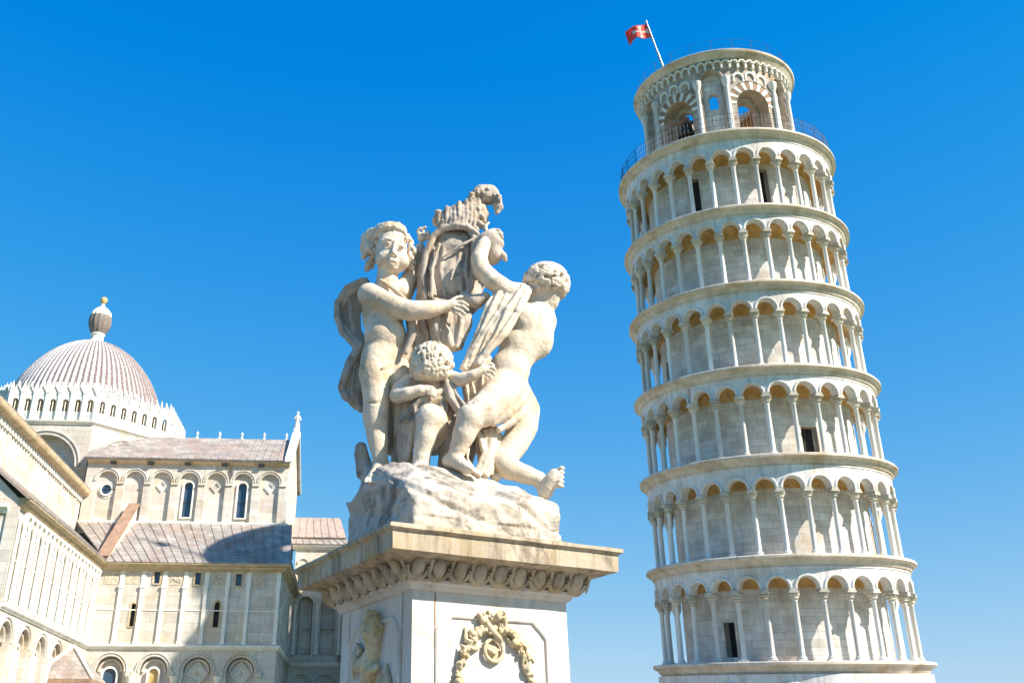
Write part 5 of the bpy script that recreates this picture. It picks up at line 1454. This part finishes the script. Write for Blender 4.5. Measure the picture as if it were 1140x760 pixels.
s.limb([p(460, 425, -.02), p(446, 433, -.08), p(443, 440, -.12)], R(12, 10.5, 9), 0.02)
s.limb([p(443, 440, -.12), p(454, 438, -.17), p(468, 434, -.19)], R(9.5, 8.5, 6.5), 0.015)
s.ell(p(473, 433, -.19), R(6.5, 5, 5), 0.01)
fingers(s, [((476, 430 + q * 2.8, -.195), (481, 431 + q * 2.8, -.20), (485, 434 + q * 2.6, -.19)) for q in range(4)], None, r=1.9)
s.noise(0.0016, 26, 2)
ch2 = s.build('cherub', M['statue'], statue, SO); ch2["label"] = "crouching cherub with bowed head between the other two"
lo, hi = box_of(446, 370, 518, 446, -0.34, 0.12)
s = Sculpt(lo, hi, 0.0052)
s.ell(p(482, 403, -.12), R(23.5, 25, 22), 0.01); s.ell(p(477, 412, -.15), R(20, 19, 15), .02)
rnd = random.Random(9)
for q in range(380):
    th = rnd.uniform(-1.7, 1.7); ph = rnd.uniform(-.95, 1.35)
    d = np.array([math.sin(th) * math.cos(ph), -math.cos(th) * math.cos(ph), math.sin(ph)])
    c = np.array(p(481, 405, -.125)) + d * np.array(R(24.5, 26.5, 24.5))
    t_ = np.cross(d, [0.2, 0.1, 1]); t_ /= np.linalg.norm(t_); t2 = np.cross(d, t_)
    if q % 3 == 0: c = np.array(p(477, 411, -.15)) + d * np.array(R(20.5, 20, 16))
    L_ = rnd.uniform(.012, .022)
    s.limb([c - t2 * L_, c + t_ * L_ * .5 + d * .006, c + t2 * L_], R(2.0, 2.4, 1.5), 0.003)
s.build('hair', M['statue'], ch2, SO)
lo, hi = box_of(430, 405, 560, 540, -0.30, 0.30)
s = Sculpt(lo, hi, 0.0066)
folds(s, sheet([(488, 432, -.10), (464, 444, -.14), (448, 470, -.10), (443, 500, -.06), (446, 526, -.04)], [(500, 446, -.14), (480, 448, -.16), (462, 470, -.16), (456, 500, -.10), (458, 526, -.06)], 5, .012), 4.2, .008)
folds(s, sheet([(448, 408, .02), (442, 425, -.02), (440, 448, -.03), (438, 470, .0)], [(466, 440, -.10), (460, 452, -.12), (452, 468, -.10), (446, 486, -.06)], 6, .012, 2), 4.0, .008)
folds(s, sheet([(500, 440, -.10), (498, 452, -.14), (496, 466, -.15)], [(462, 446, -.13), (462, 456, -.16), (464, 466, -.17)], 6, .010, 4), 3.4, .007)
folds(s, sheet([(492, 428, -.12), (500, 445, -.16), (512, 460, -.17)], [(503, 424, -.12), (512, 440, -.17), (520, 458, -.18)], 4, .010), 4.2, .008)
folds(s, sheet([(496, 450, -.02), (494, 480, -.02), (492, 520, -.02)], [(535, 450, .04), (530, 485, .06), (520, 522, .05)], 7, .016), 6, .012)
s.noise(0.003, 20, 2)
s.build('drapery', M['statue_dark'], ch2, SO)

# ---------------- cherub climbing on the right, seen from behind
lo, hi = box_of(484, 248, 646, 562, -0.38, 0.28)
s = Sculpt(lo, hi, 0.0064)
s.ell(p(604, 317, .0), R(24, 24, 23), 0.012); s.ell(p(612, 328, .0), R(14, 14, 15), 0.02); s.limb([p(611, 322, .0), p(613, 338, .0)], R(17, 9), 0.03);
s.limb([p(604, 330, .01), p(596, 350, .03)], R(15, 17), 0.03)
s.ell(p(580, 332, -.01), R(15, 15, 13), 0.03)
s.ell(p(608, 357, .04), R(13, 15, 15), 0.04)
s.ell(p(592, 362, .02), R(27, 23, 30), 0.05); s.ell(p(598, 379, .04), R(20.5, 20, 24), 0.05)
s.ell(p(578, 386, .01), R(26, 22, 30), 0.06); s.ell(p(567, 412, .0), R(25.5, 22, 26), 0.05); s.ell(p(560, 434, .0), R(27, 24, 23), 0.04)
s.limb([p(600, 352, -.10), p(592, 378, -.13), p(574, 405, -.145), p(562, 425, -.13)], R(1.3, 1.8, 1.8, 1.3), 0.03, 'sub')
s.ell(p(584, 352, -.08), R(13, 8, 17), 0.04)
# raised arm gripping the scroll of the shield
s.limb([p(577, 329, -.03), p(562, 322, -.08), p(548, 312, -.12), p(537, 301, -.14)], R(14, 13, 12.5, 11.5), 0.015)
s.limb([p(537, 301, -.14), p(533, 288, -.13), p(538, 274, -.11), p(544, 264, -.09)], R(11.5, 11, 9, 7), 0.012)
s.ell(p(547, 260, -.08), R(8, 6, 6.5), 0.012)
fingers(s, [((549, 256, -.08), (555, 256, -.09), (559, 260, -.085)), ((551, 259, -.085), (557, 260, -.095), (560, 265, -.09)), ((551, 263, -.085), (556, 265, -.095), (558, 270, -.09)), ((548, 266, -.085), (553, 269, -.095), (553, 274, -.09)), ((542, 258, -.08), (540, 252, -.08), (544, 248, -.075))], None, r=2.3)
# far arm down to the shield
s.limb([p(606, 358, .06), p(580, 352, .10), p(556, 340, .08), p(541, 333, .0)], R(11, 10, 8, 6), 0.02)
s.ell(p(537, 331, -.02), R(7, 5, 5), 0.01)
fingers(s, [((534, 328 + q * 2.6, -.03), (529, 329 + q * 2.6, -.04), (526, 332 + q * 2.6, -.03)) for q in range(4)] + [((538, 336, -.03), (536, 341, -.04), (532, 343, -.04))], None, r=1.9)
# stepping leg
s.limb([p(560, 436, -.04), p(551, 448, -.12), p(538, 457, -.18), p(525, 464, -.22)], R(25, 23, 19.5, 16.5), 0.03)
s.limb([p(524, 464, -.22), p(517, 482, -.21), p(511, 497, -.19), p(507, 507, -.18)], R(16, 14, 11, 9.5), 0.02)
s.limb([p(500, 513, -.16), p(509, 514, -.20), p(520, 521, -.25)], R(8.5, 8.5, 7), 0.02)
fingers(s, [((517 + q * 3.0, 517 + q * 1.6, -.26 + q * .012), (522 + q * 2.6, 520 + q * 1.5, -.28 + q * .013), (526 + q * 1.8, 523 + q * 1.1, -.285 + q * .013)) for q in range(5)], None, r=2.7, k=0.003)
s.limb([p(506, 448, -.2), p(522, 452, -.27), p(534, 446, -.25)], R(1.2, 1.4, 1), 0.015, 'sub')
# kneeling leg, its sole turned to the square
s.limb([p(572, 438, .04), p(582, 456, .04), p(582, 474, .02), p(574, 492, -.01), p(562, 510, -.05)], R(22, 21, 18.5, 16.5, 14.5), 0.03)
s.limb([p(556, 512, -.06), p(566, 521, -.07), p(582, 527, -.07), p(600, 533, -.07)], R(13.5, 13.5, 11.5, 9), 0.02)
s.limb([p(607, 547, -.09), p(610, 541, -.11), p(615, 534, -.12), p(618, 530, -.12)], R(9, 8.5, 9, 9), 0.012)
s.ell(p(603, 538, -.07), R(9, 9, 9), 0.015)
fingers(s, [((617 + q * .9, 541 - q * 4.2, -.13), (622 + q * .7, 539.5 - q * 4.7, -.15), (626 + q * .3, 541 - q * 5.0, -.145)) for q in range(5)], None, r=3.0, k=0.002)
s.limb([p(575, 470, .0), p(586, 482, -.05), p(592, 478, -.02)], R(1, 1.3, 1), 0.012, 'sub')
s.noise(0.0016, 26, 2)
ch3 = s.build('cherub', M['statue'], statue, SO); ch3["label"] = "curly haired cherub seen from behind, climbing with one knee bent"
lo, hi = box_of(570, 280, 646, 356, -0.24, 0.24)
s = Sculpt(lo, hi, 0.0050)
s.ell(p(605, 315, .0), R(24.5, 25, 22.5), 0.01, disp=(.012, 34))
rnd = random.Random(12)
for q in range(300):
    th = rnd.uniform(-PI, PI); ph = rnd.uniform(-.75, 1.5)
    d = np.array([math.sin(th) * math.cos(ph), -math.cos(th) * math.cos(ph), math.sin(ph)])
    if d[0] > .2 and d[2] < -.62: continue
    c = np.array(p(608, 315, .0)) + d * np.array(R(28.5, 27.5, 25))
    t_ = np.cross(d, [0.3, 0.1, 1]); t_ /= np.linalg.norm(t_); t2 = np.cross(d, t_)
    rr = rnd.uniform(.010, .019); a0 = rnd.uniform(0, 6)
    pts = [c + t_ * rr * math.cos(a0 + w_) + t2 * rr * math.sin(a0 + w_) + d * .004 for w_ in (0, 1.1, 2.2, 3.3, 4.4)]
    s.limb(pts, R(2.0, 2.5, 2.5, 2.2, 1.4), 0.002)
s.ell(p(616, 317, .0), R(19, 22, 18), 0.02, disp=(.012, 34))

s.build('hair', M['statue'], ch3, SO)
lo, hi = box_of(505, 300, 604, 545, -0.38, 0.26)
s = Sculpt(lo, hi, 0.0064)
folds(s, sheet([(560, 314, -.09), (546, 338, -.13), (530, 368, -.13), (519, 396, -.12), (516, 410, -.11)], [(593, 321, -.10), (578, 346, -.155), (560, 372, -.165), (545, 392, -.16), (540, 402, -.15)], 11, .009, 3), 3.3, .007)
folds(s, sheet([(518, 400, -.10), (516, 425, -.08), (520, 450, -.05)], [(544, 398, -.12), (540, 425, -.10), (538, 450, -.06)], 7, .010), 3.6, .008)
s.limb([p(549, 470, -.16), p(566, 460, -.15), p(578, 448, -.12), p(588, 436, -.10)], R(5, 6.5, 6.5, 4), 0.012); s.limb([p(556, 478, -.14), p(576, 466, -.12), p(586, 452, -.08)], R(4, 5, 4), 0.012)
folds(s, [[(533, 482, -.10), (540, 505, -.14), (530, 527, -.16)], [(549, 480, -.08), (546, 505, -.14), (534, 529, -.18)], [(558, 485, -.04), (552, 505, -.08), (548, 528, -.12)], [(522, 486, -.06), (520, 510, -.12), (526, 524, -.15)], [(566, 488, -.02), (556, 514, -.02), (552, 530, -.05)], [(530, 470, -.02), (532, 500, -.02), (536, 530, -.04)], [(546, 470, .0), (543, 500, .01), (543, 530, .0)]], 5.0, .01)
s.noise(0.0028, 22, 2)
s.build('drapery', M['statue'], ch3, SO)

# ---------------- the shield with its scrolls
lo, hi = box_of(448, 244, 575, 408, -0.22, 0.30)
s = Sculpt(lo, hi, 0.0062)
s.ell(p(499, 303, .05), R(32, 20, 54), 0.012); s.ell(p(527, 300, .07), R(19, 14, 42), 0.02); s.ell(p(504, 276, .04), R(31, 19, 30), 0.02); s.ell(p(508, 300, .10), R(36, 18, 58), 0.02); s.ell(p(520, 330, .06), R(20, 14, 26), .02); s.ell(p(500, 345, .08), R(30, 16, 40), .03)
s.ell(p(502, 298, -.08), R(18, 7, 33), 0.03, 'sub')
s.ell(p(478, 312, .08), R(17, 13, 50), .03); s.ell(p(503, 308, -.02), R(15, 9, 27), .02)
for (x0_, x1_) in ((483, 480), (494, 490), (512, 510), (521, 518)): s.limb([p(x0_, 276, -.04), p(x1_, 300, -.045), p((x0_ + x1_) / 2 + 3, 328, -.04)], R(1.8, 3.0, 2.0), .014)
rim = [(474, 336, -.02), (471, 310, -.03), (474, 285, -.04), (482, 264, -.05), (493, 254, -.07), (507, 251, -.08), (521, 253, -.07), (531, 262, -.05)]
s.limb([p(*q) for q in rim], R(4, 4, 4, 4.5, 5, 5, 5, 4.5), 0.01)
s.limb([p(480, 330, -.05), p(481, 300, -.07), p(489, 272, -.075)], R(2.4, 2.4, 2), 0.01)
s.limb([p(527, 262, -.06), p(528, 290, -.05), p(524, 320, -.04), p(514, 334, -.05), p(500, 338, -.06), p(484, 334, -.05)], R(4, 4, 4, 4, 4, 3.5), 0.01)
s.ell(p(545, 271, -.04), R(19, 19, 16.5), 0.02); s.ell(p(549, 283, -.03), R(12, 15, 14), 0.02)
s.limb([p(535, 262, -.075), p(512, 274, -.085), p(492, 287, -.075)], R(2.0, 1.8, 1.4), 0.006)
s.limb([p(505, 300, -.08), p(502, 312, -.085)], R(2.4, 2), 0.01)
s.limb([p(558, 280, -.05), p(561, 285, -.06), p(563, 290, -.05)], R(3.2, 4.5, 2.2), 0.008)
s.limb([p(466, 282, .10), p(460, 305, .12), p(450, 328, .12)], R(9, 11, 11), 0.015)
folds(s, sheet([(476, 340, -.06), (480, 362, -.06), (486, 384, -.04)], [(520, 338, -.05), (519, 360, -.07), (512, 386, -.05)], 7, .016), 5.6, .010)
s.limb([p(517, 330, -.05), p(528, 336, -.08), p(540, 330, -.09)], R(7, 8, 6), .012)
s.ell(p(500, 362, .03), R(24, 16, 30), .02); folds(s, sheet([(470, 292, .04), (466, 320, .05), (460, 350, .06), (458, 380, .07)], [(482, 330, .0), (484, 350, .0), (480, 370, .02), (474, 392, .04)], 6, .012, 5), 4.2, .009)
s.noise(0.0028, 20, 2)
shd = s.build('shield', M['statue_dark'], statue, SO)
lo, hi = box_of(480, 200, 568, 270, -0.22, 0.22)
s = Sculpt(lo, hi, 0.0052)
s.ell(p(508, 250, .02), R(25, 18, 16), 0.01); s.limb([p(494, 244, .0), p(512, 236, .0), p(530, 228, .0)], R(9, 12, 11), 0.02)
for i in range(11):
    t = i / 10.0
    bx, by = 487 + 44 * t, 256 - 2 * math.sin(t * PI)
    tx, ty = 489 + 44 * t, 238 - 18 * t + 3 * math.sin(i * 2.3)
    s.limb([p(bx, by, -.05 - .04 * math.sin(t * PI)), p((bx + tx) / 2 + 1, (by + ty) / 2, -.065 - .04 * math.sin(t * PI)), p(tx, ty, -.04 - .03 * math.sin(t * PI))], R(2.6, 3.0, 3.4), 0.008)
s.limb([p(488, 246, .0), p(506, 238, .0), p(530, 232, .0)], R(9, 11, 10), 0.02)
s.ell(p(488, 237, -.04), R(5.5, 6, 5), 0.006)
s.limb([p(484, 261, -.05), p(496, 253, -.085), p(508, 250, -.095), p(520, 252, -.09), p(532, 260, -.07)], R(2.6, 3, 4.2, 3, 2.6), 0.008)
# curled plume
s.limb([p(524, 240, .0), p(528, 222, .0), p(536, 214, -.01), p(546, 214, -.01), p(552, 222, -.02), p(554, 231, -.03)], R(8, 9, 10.5, 10.5, 8, 5.5), 0.012)
rnd = random.Random(2)
for q in range(34):
    t = rnd.uniform(0, 1); a = PI * (1 - t)
    x, y = 540 + 14.5 * math.cos(a), 222 - 12.5 * math.sin(a)
    s.limb([p(x, y, rnd.uniform(-.07, .0)), p(x + rnd.uniform(-3, 4), y + rnd.uniform(-2, 4), rnd.uniform(-.08, -.03)), p(x + 2, y + 6, -.04)], R(2.8, 2.6, 1.8), 0.004)
for (x, y) in ((529, 230), (533, 238), (531, 246), (536, 250), (527, 252)):
    s.limb([p(x, y, -.04), p(x + 4, y + 3, -.07), p(x + 5, y + 8, -.05)], R(3.6, 3.4, 2.2), 0.004)
s.ell(p(540, 219, -.01), R(16, 14, 12.5), 0.01, disp=(.008, 30)); s.ell(p(537, 238, .0), R(9, 12, 16), 0.012, disp=(.008, 26)); s.limb([p(551, 222, -.02), p(556, 230, -.03), p(553, 237, -.03)], R(6, 5.5, 3), .008)
s.noise(0.003, 40, 2)
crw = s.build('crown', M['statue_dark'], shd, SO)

# ---------------- rocky base
lo = np.array([PC.x - 0.80, PC.y - 0.80, PZ - 0.02]); hi = np.array([PC.x + 0.86, PC.y + 0.80, PZ + 0.62])
s = Sculpt(lo, hi, 0.0085)
X, Y, Z = np.meshgrid(*s.ax, indexing='ij')
qx = (X - PC.x) * math.cos(PA) + (Y - PC.y) * math.sin(PA); qy = -(X - PC.x) * math.sin(PA) + (Y - PC.y) * math.cos(PA)
def rbox(cx_, cy_, cz_, hx, hy, hz, r):
    a = np.abs(qx - cx_) - hx + r; b = np.abs(qy - cy_) - hy + r; c = np.abs(Z - cz_) - hz + r
    return np.sqrt(np.maximum(a, 0) ** 2 + np.maximum(b, 0) ** 2 + np.maximum(c, 0) ** 2) + np.minimum(np.maximum(a, np.maximum(b, c)), 0) - r
relx = X - PC.x
T_ = np.interp(relx, [-.62, -.50, -.42, .05, .30, .50, .66], [.36, .50, .525, .485, .40, .335, .29]).astype(np.float32)
edge = np.minimum(qx, qy) + .475
top = np.minimum(np.minimum(T_, .21 + .62 * (qx + qy + .95)), .25 + .75 * (qy + .475)) + .05 * vnoise(X * 5, Y * 5, Z * 2)
big = .05 * vnoise(X * 3.3 + 5, Y * 3.3, Z * 6)
d = np.maximum(rbox(0, 0, PZ + .25, .480, .480, .36, .04) + big * .8, (Z - PZ - top) * .82)
d = np.minimum(d, rbox(0, 0, PZ + .04, .478, .478, .065, .012))
s.F = np.minimum(s.F, d.astype(np.float32))
wob = 3 * vnoise(X * 2.5, Y * 2.5, Z * 2.5)
lay = np.abs(np.sin((qx * 0.9 + Z * 2.0 - qy * .4) * 7 + wob))
up = (Z > PZ + .12)
s.F += (0.030 * (0.35 - np.minimum(lay, .5)) * up * (np.abs(s.F) < .08)).astype(np.float32)
near = (np.abs(s.F) < .06) & up
rid = np.abs(vnoise(X[near] * 8, Y[near] * 8, Z[near] * 12)) * 2
s.F[near] += (0.020 * (rid - .35)).astype(np.float32)
s.noise(0.004, 26, 3)
s.limb([p(472, 552, -.40), p(500, 560, -.42), p(545, 576, -.36), p(566, 600, -.3)], R(2, 4, 4, 3), .008, 'sub')
s.limb([p(520, 550, -.36), p(560, 568, -.30), p(600, 590, -.2), p(622, 596, .0)], R(2, 3, 3, 2), .008, 'sub')
s.limb([p(395, 560, -.2), p(425, 562, -.38), p(450, 572, -.46), p(470, 566, -.46)], R(3, 6, 6, 2), .01, 'sub')
s.build('rock_base', M['rock'], statue, SO)
